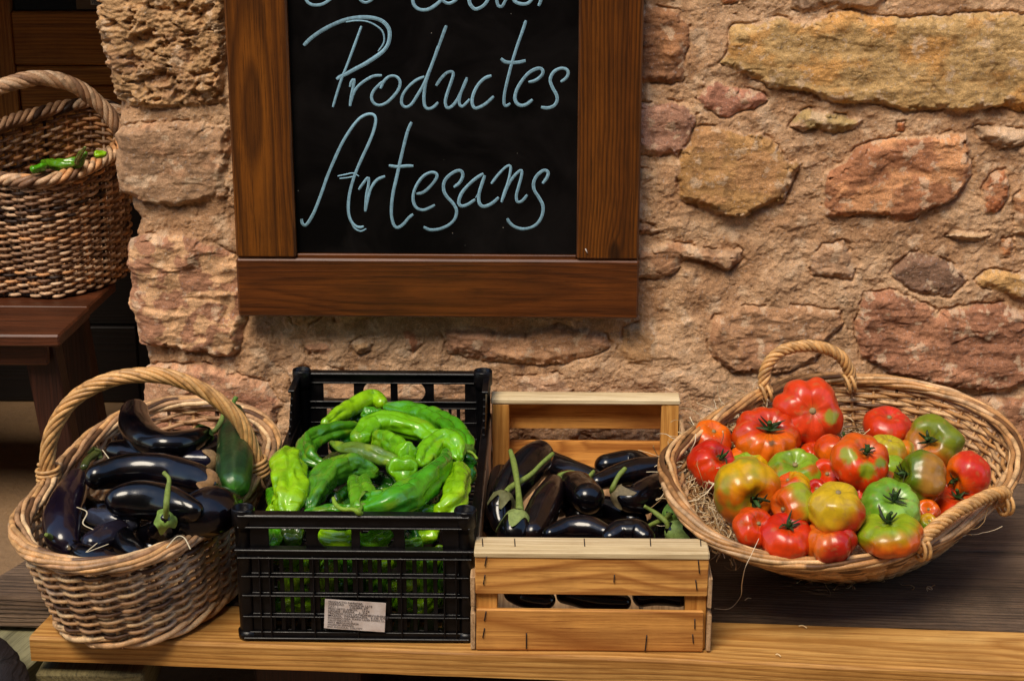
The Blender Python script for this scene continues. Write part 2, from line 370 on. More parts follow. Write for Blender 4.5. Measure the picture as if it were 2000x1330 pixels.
def wall():
    def PX(x, y):
        p = atY(x, y, 0.0); return (p[0], p[2])
    # corner profile: x of the free edge against height
    prof = [(205,-20),(200,60),(215,120),(238,200),(236,300),(240,380),(262,430),(258,520),(270,600),(290,690),(286,780),(290,860)]
    cp = np.array([PX(*p) for p in prof]); o = np.argsort(cp[:, 1]); cz, cx = cp[o, 1], cp[o, 0]
    rc = 0.030; arc = rc*math.pi/2
    st = 0.00155
    a = np.r_[-0.62+0.0*1, np.linspace(-0.60, -0.10, 60), np.arange(-0.092, 1.48, st), np.linspace(1.485, 2.2, 60), 3.0, 4.5]
    z = np.r_[-0.17, np.linspace(-0.15, 0.0, 20)[:-1], np.arange(0.0, 0.80, st), np.linspace(0.81, 1.5, 60), 2.3, 3.2]
    Am, Zm = np.meshgrid(a, z, indexing='ij')
    XC = np.interp(Zm, cz, cx)+0.010*fbm(np.stack([Zm*14, Zm*0, Zm*0+3.3], -1), 3)*0.5
    U = XC+rc-arc+Am                                   # unrolled coordinate = x on the face
    th = np.clip(Am/rc, 0, math.pi/2)
    PXx = np.where(Am < arc, XC+rc-rc*np.cos(th), U)
    PYy = np.where(Am < 0, rc-Am, rc-rc*np.sin(th))
    NX = np.where(Am < arc, -np.cos(th), 0.0); NY = np.where(Am < arc, -np.sin(th), -1.0)
    S = U.shape
    P3 = np.stack([U, Zm*0, Zm], -1)
    wx = 0.007*fbm(P3*16, 3, 1); wz = 0.007*fbm(P3*16+9, 3, 2)
    wf = 0.0022*fbm(P3*110, 2, 5)
    Uw, Zw = U+wx+wf, Zm+wz+wf
    low = fbm(P3*5, 2, 11); mid = fbm(P3*26, 3, 12); grit = fbm(P3*150, 3, 13, 0.6); grit2 = pn(P3*420, 14)
    # mortar
    rid = 1-abs(fbm(P3*18+4, 3, 21))*2.2; rid = np.clip(rid, 0, 1)**3
    smear = fbm(P3*A(1, 1, 1.7)*34, 3, 23)
    ledge = ss(0.0, 0.10, smear)*0.0022+ss(0.30, 0.36, mid+0.3*smear)*0.0030-ss(0.25, 0.30, -mid+0.4*smear)*0.0030
    soft = fbm(P3*13+7, 2, 16)
    H = 0.007*low+0.0052*soft+0.0022*mid+ledge*0.35+0.0008*grit+0.0007*grit2-0.0018*ss(0.92, 0.99, rid)
    H = H+0.0010*np.clip(fbm(P3*75, 2, 15), 0, 1)
    cm = lin((208, 168, 130)); cm2 = lin((180, 138, 102)); cm3 = lin((224, 192, 158))
    t = ss(-0.5, 0.5, fbm(P3*9, 4, 31))[..., None]
    C = cm*(1-t)+cm2*t
    t = ss(0.15, 0.7, fbm(P3*30+3, 4, 33))[..., None]*0.6; C = C*(1-t)+cm3*t
    C = C*(1+0.14*grit[..., None]+0.10*grit2[..., None])
    stones = list(STONES)
    # more stones past the edges of the photograph
    r2 = np.random.default_rng(5); polys = []
    boxes = []
    for s in stones:
        q = np.array([PX(*p) for p in s[0]]); boxes.append((q[:, 0].min(), q[:, 0].max(), q[:, 1].min(), q[:, 1].max())); polys.append(q)
    pal = [((150,98,70),(180,130,95)), ((178,140,90),(190,150,100)), ((166,112,86),(200,155,125)), ((130,96,78),(150,112,90)), ((186,146,108),(170,120,90))]
    for k in range(700):
        x, zz = r2.uniform(-1.1, 2.4), r2.uniform(-0.1, 1.8)
        if -0.60 < x < 0.80 and zz < 0.76 and not (-0.44 < x < 0.19 and zz > 0.26): continue
        rx, rz = r2.uniform(0.04, 0.15), r2.uniform(0.03, 0.07)
        b = (x-rx, x+rx, zz-rz, zz+rz)
        if any(b[0] < c[1]+.008 and b[1] > c[0]-.008 and b[2] < c[3]+.008 and b[3] > c[2]-.008 for c in boxes): continue
        if x+rx > 0.80 and x-rx < 0.80 and zz < 0.76: continue
        an = np.linspace(0, 2*math.pi, 12, endpoint=False); rr = 1+r2.uniform(-.12, .12, 12)
        e = 0.6
        q = np.stack([x+rx*rr*np.sign(np.cos(an))*abs(np.cos(an))**e, zz+rz*rr*np.sign(np.sin(an))*abs(np.sin(an))**e], 1)
        c1, c2 = pal[r2.integers(len(pal))]
        boxes.append(b); polys.append(q); stones.append((None, c1, c2, r2.uniform(.01, .02), .004, 's'))
    pal2 = [((186,140,104),(206,166,130)), ((170,122,92),(190,146,112)), ((178,140,100),(196,160,120))]
    for k in range(900):
        if k > 880: break
        x, zz = r2.uniform(-0.58, 0.82), r2.uniform(0.02, 0.74); rx, rz = r2.uniform(0.014, 0.045), r2.uniform(0.009, 0.020)
        b = (x-rx, x+rx, zz-rz, zz+rz)
        if any(b[0] < c[1]+.012 and b[1] > c[0]-.012 and b[2] < c[3]+.010 and b[3] > c[2]-.010 for c in boxes): continue
        an = np.linspace(0, 2*math.pi, 10, endpoint=False); rr = 1+r2.uniform(-.2, .2, 10)
        q = np.stack([x+rx*rr*np.cos(an), zz+rz*rr*np.sin(an)], 1); c1, c2 = pal2[r2.integers(3)]
        boxes.append(b); polys.append(q); stones.append((None, c1, c2, r2.uniform(.007, .013), .0035, 's'))
    for k, (s, q) in enumerate(zip(stones, polys)):
        _, c1, c2, hh, rel, sty = s; hh = hh*0.60; rel = rel*0.85
        mg = 0.03
        m = (U > q[:, 0].min()-mg) & (U < q[:, 0].max()+mg) & (Zm > q[:, 1].min()-mg) & (Zm < q[:, 1].max()+mg)
        if not m.any(): continue
        x, y = Uw[m], Zw[m]
        d = np.full(x.shape, 1e9); ins = np.zeros(x.shape, bool); n = len(q)
        for i in range(n):
            ax, ay = q[i]; bx, by = q[(i+1) % n]
            ex, ey = bx-ax, by-ay; tt = np.clip(((x-ax)*ex+(y-ay)*ey)/(ex*ex+ey*ey), 0, 1)
            d = np.minimum(d, np.hypot(x-ax-tt*ex, y-ay-tt*ey))
            cr = ((ay > y) != (by > y)) & (x < (bx-ax)*(y-ay)/(by-ay+1e-12)+ax); ins ^= cr
        sd_ = np.where(ins, d, -d)
        p = P3[m]
        strat = fbm(p*A(10, 1, 34)+k*7.1, 4, 41)
        chip = fbm(p*22+k*3.7, 4, 43)
        fine = fbm(p*A(120, 1, 190)+k, 3, 45, 0.6)
        facet = ss(-0.06, 0.06, fbm(p*A(9, 1, 15)+k*5, 2, 47))-0.5
        if sty == 't':
            cav = fbm(p*A(45, 1, 60)+0.5*fbm(p*30, 2, 51)[:, None], 4, 52)
            wv_ = 1-abs(fbm(p*A(38, 1, 60)+0.9*fbm(p*20, 2, 54)[:, None], 3, 55))*2; hs = hh+0.006*chip-0.011*ss(0.12, 0.6, cav)-0.011*ss(0.22, 0.5, fbm(p*A(20, 1, 30)+8, 3, 53))+0.0022*wv_+0.0018*fine
        else:
            hs = hh+rel*0.8*strat+rel*0.9*chip+rel*0.5*facet+0.0006*fine-0.0012*ss(0.95, 0.99, 1-abs(fbm(p*A(7, 1, 18)+k*9, 3, 48))*2)
        edge = ss(-0.0005, 0.009+0.006*(chip > 0), sd_)
        sm = ss(-0.25, 0.35, fbm(p*20+k, 3, 56))        # where the mortar laps over the edge
        lap = ss(-0.010, 0.002+0.006*sm, sd_)
        Hm = H[m]; crev = -0.0050*np.exp(-((sd_+0.0006)/0.0019)**2)*ss(0.15, 0.6, 1-sm+0.25*fine)
        nz = p[:, 2]*0
        newH = Hm*(1-edge)+np.maximum(hs, Hm-0.002)*edge+crev*(sd_ < 0.006)
        H[m] = newH
        # colour of the stone and the lime that clings to it
        ca, cb = lin(c1)*0.84+cm*0.22, lin(c2)*0.84+cm*0.22
        tv = ss(-0.1, 0.45, fbm(p*A(11, 1, 16)+k*2.3, 5, 61, 0.6))[:, None]
        cs = ca*(1-tv)+cb*tv
        if sty == 'm':
            tv = ss(0.0, 0.12, fbm(p*26+2, 4, 63))[:, None]; cs = ca*(1-tv)+cb*tv
        cs = cs*(1+0.22*strat[:, None]*0.7+0.16*chip[:, None]+0.12*fine[:, None])
        dk = ss(0.30, 0.60, fbm(p*44+k, 4, 65, 0.6))[:, None]*0.55; cs = cs*(1-dk*0.6)
        lime = (ss(0.22, 0.34, fbm(p*38+k*4, 4, 67, 0.6)+0.45*np.exp(-np.clip(sd_, 0, 1)/0.009)-0.24))[:, None]*0.6
        cs = cs*(1-lime)+(cm3*0.92)*lime
        m2 = ss(-0.001, 0.0015, sd_-0.003*sm)[:, None]
        C[m] = C[m]*(1-m2)+cs*m2
    # dark pits and white specks of lime
    sp = fbm(P3*260, 2, 71); C = np.where((sp > 0.62)[..., None], C*0.72+0.14, C)
    V = np.stack([PXx+NX*H, PYy+NY*H, Zm], -1)
    n, mm = S; I, J = np.meshgrid(np.arange(n-1), np.arange(mm-1), indexing='ij')
    F = np.stack([I*mm+J, (I+1)*mm+J, (I+1)*mm+J+1, I*mm+J+1], -1).reshape(-1, 4)
    g = Geo(); g.add(V.reshape(-1, 3), F, None, np.clip(C, 0.004, 0.9).reshape(-1, 3))
    k = NT('rubble_stone'); c = k.attr(); v = k.coord()
    f1 = k.noise(v, 500.0, 5, 0.65); f2 = k.noise(v, 90.0, 5, 0.6)
    c = k.mix(1.0, c, k.ramp(f1, [(0.28, (0.62,)*3), (0.72, (1.32,)*3)]), 'MULTIPLY')
    c = k.mix(1.0, c, k.ramp(f2, [(0.3, (0.85,)*3), (0.7, (1.12,)*3)]), 'MULTIPLY')
    hs_ = k.n('ShaderNodeHueSaturation'); hs_.inputs['Saturation'].default_value = 1.02; k.l(c, hs_.inputs['Color'])
    k.base(hs_.outputs[0]); k.bump(k.math('ADD', f1, f2), 0.0020, 1.0); k.set(Roughness=0.9, Specular_IOR_Level=0.2)
    return tag(g.build('stone_wall', k.m), kind='thing', label='rough rubble stone wall in sandy mortar behind the produce', cat='wall')
wall()
# unseen building added across the street: shades the low sky, mirrored in glossy skins
def added_facade():
    k = NT('added_facade_plaster'); v = k.coord(); n = k.noise(v, 1.3, 6, .6)
    k.base(k.ramp(n, [(.3, lin((92, 66, 46))), (.7, lin((120, 90, 64)))])); k.bump(k.noise(v, 30, 5, .6), .01); k.set(Roughness=.9)
    root = thing('added_house', 'unseen ochre plastered building added across the street to shade the low sky', 'added_house', (0, -5.8, GZ))
    g = Geo(); wins = [(-5.2, -4.2), (-1.9, -.9), (1.5, 2.5), (4.8, 5.8)]
    e = [-9]+[q for w_ in wins for q in w_]+[9]
    for i in range(0, len(e), 2): g.box((e[i], -6.4, GZ), (e[i+1], -5.8, 5.4))
    for a_, b_ in wins: g.box((a_, -6.39, GZ), (b_, -5.81, .9)); g.box((a_, -6.39, 2.3), (b_, -5.81, 5.39))
    g.build('wall', k.m, root, False)
    g = Geo(); V = np.array([[-9.3, -5.4, 5.42], [9.3, -5.4, 5.42], [9.3, -7.8, 6.4], [-9.3, -7.8, 6.4], [-9.3, -5.4, 5.52], [9.3, -5.4, 5.52], [9.3, -7.8, 6.5], [-9.3, -7.8, 6.5]])
    g.add(V, [[0, 3, 2, 1], [4, 5, 6, 7], [0, 1, 5, 4], [2, 3, 7, 6], [1, 2, 6, 5], [3, 0, 4, 7]]); kt = NT('roof_tile'); kt.b.inputs['Base Color'].default_value = (.30, .12, .06, 1)
    g.build('roof', kt.set(Roughness=.8), root, False)
    ks = NT('shutter'); ks.b.inputs['Base Color'].default_value = (.05, .09, .06, 1); km = ks.set(Roughness=.5)
    for a_, b_ in wins:
        g = Geo(); g.box((a_+.002, -6.05, .902), (b_-.002, -6.00, 2.298)); g.build('window', km, root, False)
added_facade()
# ================================================================== materials of the objects
M_PLANK = wood('new_pine_beam', (132, 82, 30), (190, 134, 64), (218, 170, 98), 'x', 55, 7, 0.5, 0.0, 0.35, 0.0007, 0.8, knots=.8)
M_OLD = wood('weathered_board', (20, 13, 9), (94, 72, 54), (142, 116, 92), 'x', 60, 6, 0.85, 0.0, 0.6, 0.0035, 0.38)
M_FRAME_V = wood('stained_frame_v', (38, 17, 3), (100, 52, 9), (134, 76, 17), 'z', 60, 6, 0.38, 0.2, 0.35, 0.0006, 0.8, knots=.6)
M_FRAME_H = wood('stained_frame_h', (32, 14, 4), (86, 42, 11), (114, 60, 18), 'x', 60, 8, 0.4, 0.2, 0.3, 0.0004, 0.5)
M_CR_X = wood('crate_pine_x', (132, 72, 22), (208, 140, 62), (228, 168, 88), 'x', 45, 6, 0.65, 0.0, 0.4, 0.0008, 0.85, knots=1.0)
M_CR_Z = wood('crate_pine_z', (150, 92, 30), (204, 142, 62), (220, 162, 84), 'z', 45, 6, 0.65, 0.0, 0.3, 0.0008, 0.6)
M_CR_Y = wood('crate_pine_y', (120, 84, 50), (178, 140, 98), (204, 168, 126), 'y', 45, 6, 0.65, 0.0, 0.22, 0.0004, 0.4)
M_CR_P = wood('crate_batten', (150, 118, 74), (208, 184, 138), (226, 206, 166), 'x', 45, 6, 0.7, 0.0, 0.2, 0.0004, 0.3)
M_RED = wood('reddish_stool', (26, 11, 4), (74, 36, 17), (100, 53, 28), 'x', 60, 7, 0.45, 0.1, 0.3, 0.0005, 0.4)
M_REDZ = wood('reddish_stool_leg', (20, 8, 4), (48, 22, 12), (66, 32, 18), 'z', 60, 7, 0.5, 0.1, 0.3, 0.0005, 0.4)
M_GREY = wood('grey_green_board', (70, 66, 44), (128, 122, 88), (150, 142, 104), 'y', 60, 5, 0.8, 0.0, 0.35, 0.0010, 0.4)
def plain(name, c, rough=0.5, **kw):
    k = NT(name); k.b.inputs['Base Color'].default_value = tuple(lin(c))+(1,); return k.set(Roughness=rough, **kw)
def mat_plastic():
    k = NT('black_plastic'); v = k.coord()
    n = k.noise(v, 35, 5, 0.7); n2 = k.noise(v, 300, 4, 0.6)
    c = k.ramp(n, [(0.45, (0.0022, 0.0018, 0.0022)), (0.8, (0.008, 0.0065, 0.007))])
    c = k.mix(k.ramp(n2, [(0.70, (0, 0, 0)), (0.80, (0.5,)*3)]), c, (0.03, 0.027, 0.025))
    k.base(c); k.l(k.ramp(n, [(0.3, (0.26,)*3), (0.7, (0.42,)*3)]), k.b.inputs['Roughness']); k.bump(n2, 0.0003)
    k.set(Specular_IOR_Level=0.28); return k.m
M_PLAST = mat_plastic()
M_STEEL = plain('rusty_staple', (58, 50, 50), 0.45, Metallic=0.7)

# ================================================================== bench
W1, W2 = atZ(57, 1243, 0), atZ(2000, 1313, 0)
B1, B2 = atZ(1386, 1214, 0), atZ(2000, 1231, 0)
bx = nrm(W2-W1); bdir = np.array([-bx[1], bx[0], 0.0])           # along the bench, towards the wall
BD = float(np.dot((B1+B2)/2-W1, bdir))                            # depth of the light beam
ang = math.atan2(bx[1], bx[0])
bench = thing('bench', 'low bench of a pale front beam and dark weathered boards carrying the baskets and crates', 'bench', tuple(W1))
def BM(V): return W1+V[:, :1]*bx+V[:, 1:2]*bdir+V[:, 2:3]*A(0, 0, 1)
def bench_board(name, x0, x1, y0, y1, z0, z1, mat, cut=0.0, wav=0.0015, label=None):
    g = Geo(); nx, = (160,)
    prof = [(y0, z0), (y1, z0), (y1, z1-.004), (y1-.004, z1), ] + [(y1-.004-(y1-y0-.008)*t, z1) for t in np.linspace(.1, .9, 9)] + [(y0+.004, z1), (y0+.0012, z1-.0012), (y0, z1-.004)]
    pr = np.array(prof); m = len(pr); X = np.linspace(x0, x1, nx)
    V = np.zeros((nx, m, 3)); V[..., 0] = X[:, None]+(pr[None, :, 0]-y0)*cut; V[..., 1] = pr[None, :, 0]; V[..., 2] = pr[None, :, 1]
    nn = fbm(V*A(7, 30, 30), 3, 80+len(name)); V[..., 1] += wav*nn*np.where(abs(pr[:, 0]-y0) < .005, 1, .6); V[..., 2] += wav*0.6*fbm(V*A(5, 14, 1), 2, 90)*(pr[None, :, 1] > z0+.01)
    I, J = np.meshgrid(np.arange(nx-1), np.arange(m), indexing='ij'); J2 = (J+1) % m
    F = np.stack([I*m+J, (I+1)*m+J, (I+1)*m+J2, I*m+J2], -1).reshape(-1, 4)
    T = [[0, k, k+1] for k in range(1, m-1)]+[[(nx-1)*m, (nx-1)*m+k+1, (nx-1)*m+k] for k in range(1, m-1)]
    g.add(V.reshape(-1, 3), F, T)
    o = g.build(name, mat, None, smooth=False, origin=(0, 0, 0)); o.parent = bench
    o.rotation_euler = (0, 0, ang)
    if label: o['label'] = label
    return o
bench_board('front_beam', 0, 2.6, 0, BD, -.034, 0, M_PLANK, 0.10, label='pale new pine beam along the front')
xl = float(np.dot(atZ(-30, 1120, 0)-W1, bx))
wd = (0.0-(W1[1]+BD))                                             # remaining depth to the wall
bench_board('board', xl, 2.65, BD+.004, BD+.004+wd*.48, -.046, -.001, M_OLD, 0.35, .0028, label='dark weathered grey-brown board')
bench_board('board', xl+.16, 2.62, BD+.008+wd*.48, BD+wd*1.02, -.046, -.002, M_OLD, 0.5, .0028, label='dark weathered grey-brown board')
for xa in (.28, 1.5):
    g = Geo(); g.box((xa, .05, GZ-W1[2]), (xa+.14, .42, -.047), bev=.004)
    o = g.build('support', M_REDZ, None, smooth=False, origin=(0, 0, 0)); o.parent = bench; o.rotation_euler = (0, 0, ang)

# loose boards and a charred log under the left end
p = atZ(20, 1235, -.055)
lb = thing('loose_board', 'greenish grey sawn board lying under the left end of the bench', 'board', tuple(p))
g = Geo(); g.box((-.11, -.20, -.028), (.075, .035, 0), bev=.002); o = g.build('plank', M_GREY, None, False, (0, 0, 0)); o.parent = lb; lb.rotation_euler = (0, 0, math.radians(-14))
p = atZ(200, 1308, -.052)
lb = thing('timber_block', 'short mossy timber block under the pale bench beam', 'wood block', tuple(p))
g = Geo(); g.box((-.085, -.012, -.05), (.055, .16, 0), bev=.003); o = g.build('block', wood('mossy_block', (40, 36, 22), (104, 94, 58), (134, 118, 78), 'y', 60, 5, .85, 0, .5, .001, .3), None, False, (0, 0, 0)); o.parent = lb
g = Geo(); P = np.array([atZ(-70, 1255, -.02), atZ(-20, 1290, -.03), atZ(10, 1340, -.05), atZ(20, 1420, -.06)])
g.tube(crom(P, 30), .030+.003*pn(np.arange(30)[:, None]*A(.5, 0, 0), 4), 20, prof=lambda t, s: 1+.06*np.sin(5*t)+.03*np.sin(11*t+9*s))
tag(g.build('charred_log', wood('charred', (8, 6, 6), (28, 20, 18), (44, 32, 28), 'y', 40, 4, .7, 0, .4, .003, .3), origin=P[1]), 'dark charred log end in front of the loose board', 'log')

# ================================================================== chalkboard
def board():
    yb = -0.045
    bl, br = atY(466, 618, yb), atY(1246, 623, yb)
    ex = nrm(br-bl); wd_ = np.linalg.norm(br-bl)
    best = None
    for t in np.linspace(0, .25, 60):
        up = nrm(np.cross(ex, A(0, -1, 0))*-1); up = up if up[2] > 0 else -up
        upv = up*math.cos(t)+np.cross(ex, up)*math.sin(t)*(1 if np.cross(ex, up)[1] < 0 else -1)
        n = nrm(np.cross(ex, upv)); n = n if n[1] < 0 else -n
        a_, b_ = atP(432, 0, bl, n), atP(1255, 0, bl, n)
        e = abs(np.linalg.norm(b_-a_)-wd_)
        if best is None or e < best[0]: best = (e, t, upv, n)
    e, t, up, n = best
    t = min(t, .075); up0 = np.cross(ex, A(0, -1, 0)); up0 = nrm(up0 if up0[2] > 0 else -up0)
    fw = np.cross(ex, up0); fw = fw if fw[1] < 0 else -fw
    up = up0*math.cos(t)+fw*math.sin(t); n = nrm(np.cross(ex, up)); n = n if n[1] < 0 else -n
    def L(px, py, off=0.0):
        q = atP(px, py, bl+n*off, n); d = q-bl; return float(d@ex), float(d@up)
    th = .024; Ht = .92
    root = thing('chalkboard', 'black chalkboard in a brown wooden frame hung on the stone wall, lettered Productes Artesans', 'chalkboard', tuple(bl))
    M4 = Matrix(((ex[0], -n[0], up[0], bl[0]), (ex[1], -n[1], up[1], bl[1]), (ex[2], -n[2], up[2], bl[2]), (0, 0, 0, 1)))
    root.matrix_world = M4; root['_o'] = [0, 0, 0]
    zt = L(800, 507)[1]; xa = (L(572, 400)[0]+L(566, 100)[0])/2; xb = (L(1128, 400)[0]+L(1129, 100)[0])/2
    def part(name, lo, hi, mat, bev=.003):
        g = Geo(); g.box(lo, hi, bev=bev); return g.build(name, mat, root, False)
    r = part('rail', (0, 0, 0), (wd_, th, zt), M_FRAME_H); r['label'] = 'bottom rail of the frame'
    part('rail', (xa+.002, 0, Ht-.08), (xb-.002, th, Ht), M_FRAME_H)
    part('stile', (0.001, -.001, zt+.0015), (xa, th-.001, Ht), M_FRAME_V)
    part('stile', (xb, -.001, zt+.0015), (wd_-.001, th-.001, Ht), M_FRAME_V)
    g = Geo(); g.box((xa+.0005, .006, zt-.004), (xb-.0005, .0195, zt+.006), bev=.001); g.build('bottom_lip', M_FRAME_H, root, False)
    k = NT('blackboard'); v = k.coord()
    sm = k.noise(v, 9, 6, .6, 1.0); vo = k.n('ShaderNodeTexVoronoi'); vo.inputs['Scale'].default_value = 55; k.l(v, vo.inputs['Vector'])
    dots = k.ramp(vo.outputs['Distance'], [(0.025, (1, 1, 1)), (0.04, (0, 0, 0))]); wn = k.noise(v, 14, 2)
    dots = k.math('MULTIPLY', dots, k.ramp(wn, [(0.56, (0, 0, 0)), (0.60, (1, 1, 1))]))
    c = k.ramp(sm, [(0.40, (.0010, .0006, .0006)), (0.80, (.0085, .0068, .0064))]); c = k.mix(dots, c, (.35, .33, .28))
    k.base(c); k.set(Roughness=.5, Specular_IOR_Level=.10)
    g = Geo(); g.box((xa-.004, .012, zt-.006), (xb+.004, .018, Ht-.02)); pan = g.build('panel', k.m, root, False)
    # chalk strokes, traced in enlarged crops (offset, scale 5.54)
    def S(o, L_): return [(o[0]+x/5.54, o[1]+y/5.54) for x, y in L_]
    a, b, c_, d = (560, 0), (840, 0), (560, 220), (800, 220)
    ST = [
     (a, 5.0, [(205,-60),(215,10),(260,50),(320,60),(390,48),(460,5),(520,-50)]),
     (a, 4.5, [(770,-30),(810,15),(850,32),(900,18),(950,-20)]),
     (a, 5.5, [(1360,-60),(1370,40),(1410,92),(1470,112),(1540,102),(1610,60),(1662,15),(1700,-30)]),
     (b, 5.0, [(120,-30),(150,20),(200,42),(260,20),(310,-20)]),
     (b, 5.5, [(420,-30),(430,40),(465,88),(500,102),(560,78),(600,40),(640,-20)]),
     (b, 5.0, [(720,-40),(725,30),(745,72),(780,72),(810,20),(840,-30)]),
     (b, 5.5, [(890,-20),(930,28),(1000,48),(1060,38),(1110,-10)]),
     (b, 5.0, [(1205,-40),(1195,20),(1175,68)]),
     (a, 4.2, [(810,285),(775,380),(720,530),(660,690),(600,840),(550,990),(500,1160)]),
     (a, 6.4, [(185,495),(260,420),(380,335),(520,262),(660,212),(800,192),(930,197),(1030,230),(1095,295),(1115,370),(1100,470),(1050,550),(960,622),(850,692),(740,750),(640,805),(580,832),(540,860)]),
     (a, 2.8, [(640,243),(760,228),(870,238),(960,278),(1030,335),(1055,410),(1045,480),(990,560)]),
     (a, 4.8, [(685,945),(700,890),(728,862),(722,930),(700,1030),(685,1150)]),
     (a, 4.8, [(688,1130),(720,1020),(770,940),(850,875),(940,828),(1030,820)]),
     (a, 4.8, [(1015,960),(1050,885),(1110,832),(1180,830),(1225,880),(1215,960),(1160,1040),(1080,1115),(1000,1142),(940,1115),(918,1050),(945,980),(1010,912),(1045,885)]),
     (a, 4.8, [(1490,832),(1400,872),(1310,950),(1252,1040),(1245,1125),(1290,1162),(1350,1130),(1410,1040),(1480,920),(1530,800),(1590,650),(1640,500)]),
     (a, 5.2, [(1728,280),(1690,380),(1640,520),(1580,680),(1525,830),(1495,950),(1485,1080),(1500,1160),(1540,1180),(1590,1160),(1640,1110)]),
     (b, 5.0, [(65,930),(120,850),(180,792),(235,778),(252,810),(225,900),(190,1000),(165,1100),(182,1168),(230,1158),(290,1090),(340,990),(380,900),(400,840)]),
     (b, 4.6, [(400,845),(350,960),(320,1060),(318,1130),(350,1155),(400,1110),(430,1075)]),
     (b, 5.4, [(665,822),(590,852),(520,922),(470,1020),(455,1110),(482,1170),(540,1160),(610,1118),(690,1045)]),
     (b, 4.8, [(1038,225),(1000,340),(950,480),(905,620),(865,760),(830,900),(805,1020),(800,1120),(822,1150),(870,1122)]),
     (b, 5.8, [(765,635),(810,672),(880,682),(960,678),(1035,660)]),
     (b, 5.4, [(1065,893),(1130,878),(1190,838),(1222,790),(1205,748),(1150,748),(1070,792),(1000,870),(940,970),(918,1060),(940,1122),(990,1145),(1050,1128),(1110,1080)]),
     (b, 5.2, [(1415,890),(1470,850),(1495,800),(1480,757),(1420,742),(1350,772),(1308,830),(1302,890),(1330,960),(1368,1030),(1375,1090),(1340,1148),(1270,1172),(1200,1163)]),
     (c_, 5.0, [(160,1150),(168,1198),(200,1222),(240,1180),(300,1070),(370,890),(440,690),(520,500),(600,330),(700,170),(790,65),(880,20),(945,30),(963,90),(940,200),(890,330),(820,480),(755,630),(710,760),(680,880),(667,1000),(672,1100),(700,1180),(750,1232),(800,1242),(835,1232)]),
     (c_, 3.0, [(700,1190),(735,1252),(800,1285),(862,1258)]),
     (c_, 2.6, [(552,690),(640,672),(720,658),(780,690)]), (c_, 2.6, [(572,716),(660,706),(740,690)]),
     (c_, 4.6, [(780,835),(830,765),(882,705),(885,780),(862,900),(850,1070)]),
     (c_, 4.8, [(852,1060),(880,920),(920,805),(980,728),(1065,690)]),
     (c_, 5.2, [(1352,105),(1310,200),(1270,350),(1230,520),(1190,700),(1155,850),(1135,1000),(1135,1120),(1160,1215),(1200,1245),(1260,1210),(1320,1140),(1370,1100)]),
     (c_, 5.4, [(1105,575),(1200,588),(1290,580),(1370,580)]),
     (d, 5.0, [(75,882),(150,862),(230,792),(290,710),(288,662),(230,650),(150,690),(80,780),(42,880),(42,970),(80,1035),(150,1055),(220,1030),(275,1000)]),
     (d, 5.2, [(480,810),(540,760),(575,690),(560,635),(500,637),(420,690),(372,760),(372,850),(412,920),(470,982),(508,1060),(490,1150),(420,1220),(320,1262),(220,1270),(150,1238)]),
     (d, 5.4, [(800,662),(720,712),(630,792),(560,880),(532,970),(560,1012),(630,995),(712,940)]),
     (d, 5.4, [(815,680),(780,780),(752,880),(752,970),(790,1015),(850,1005),(910,970),(965,918)]),
     (d, 2.2, [(715,925),(745,870),(775,780)]),
     (d, 4.6, [(885,770),(960,672),(1040,592),(1088,578),(1090,640),(1062,760),(1020,880),(995,970)]),
     (d, 4.8, [(1000,950),(1060,800),(1130,690),(1205,625),(1212,680),(1180,800),(1155,900),(1168,968),(1220,955),(1275,890)]),
     (d, 5.2, [(1440,768),(1488,700),(1498,645),(1450,628),(1380,682),(1342,760),(1350,840),(1400,920),(1440,1000),(1440,1090),(1400,1180),(1330,1238),(1230,1260),(1140,1238),(1080,1190),(1055,1145)]),
    ]
    g = Geo()
    for o_, wpx, pts in ST:
        Q = []
        for (x, y) in S(o_, pts):
            q = L(x, y, -.0122); Q.append((q[0], .0122, q[1]))
        Q = np.array(Q); Ls = np.linalg.norm(np.diff(Q, axis=0), axis=1).sum(); m = max(12, int(Ls/.0022))
        Q = resample(crom(Q, 400), m); k_ = np.arange(m)
        hw = wpx*.56*mpp(bl)*(1+.10*pn(np.c_[k_*.11, k_*0+wpx, k_*0+len(pts)], 5))
        hw = hw*np.minimum(1, .75+.25*np.minimum(k_, m-1-k_)/2.0)
        # the stroke is a flat band of several bristle streaks with slightly different cover
        T_ = nrm(np.gradient(Q, axis=0)); Nn = np.cross(T_, A(0, 1, 0)); ns = 13
        off = np.linspace(-1, 1, ns); V = Q[:, None, :]+Nn[:, None, :]*(hw[:, None]*off[None, :])[..., None]
        V[..., 1] -= .0003+.0007*(1-off[None, :]**2)
        cov = .62+.62*pn(np.stack([np.repeat(off[None, :]*4.7, m, 0), np.repeat(k_[:, None]*.02, ns, 1), np.full((m, ns), wpx*3.3+len(pts))], -1), 8)+.10*(abs(off)[None, :] > .7)
        cov = np.clip(cov+.06*rng.normal(size=(m, 1)), .25, 1.0)
        I, J = np.meshgrid(np.arange(m-1), np.arange(ns-1), indexing='ij')
        F = np.stack([I*ns+J, (I+1)*ns+J, (I+1)*ns+J+1, I*ns+J+1], -1).reshape(-1, 4)
        g.add(V.reshape(-1, 3), F, None, (lin((146, 188, 206))[None, None, :]*cov[..., None]).reshape(-1, 3))
        V2 = V.copy().reshape(m, ns, 3); V2 = V2[:, [0, ns-1]].copy(); V2[..., 1] = .0121
        g.add(V2.reshape(-1, 3), [[2*i, 2*i+1, 2*i+3, 2*i+2] for i in range(m-1)], None, lin((110, 140, 150)))
    ch = g.build('chalk_lettering', vcol_mat('chalk_paint', .75, 0, 900, .18, .0001), root); ch.parent = pan
    g = Geo(); q = L(1146, 489)
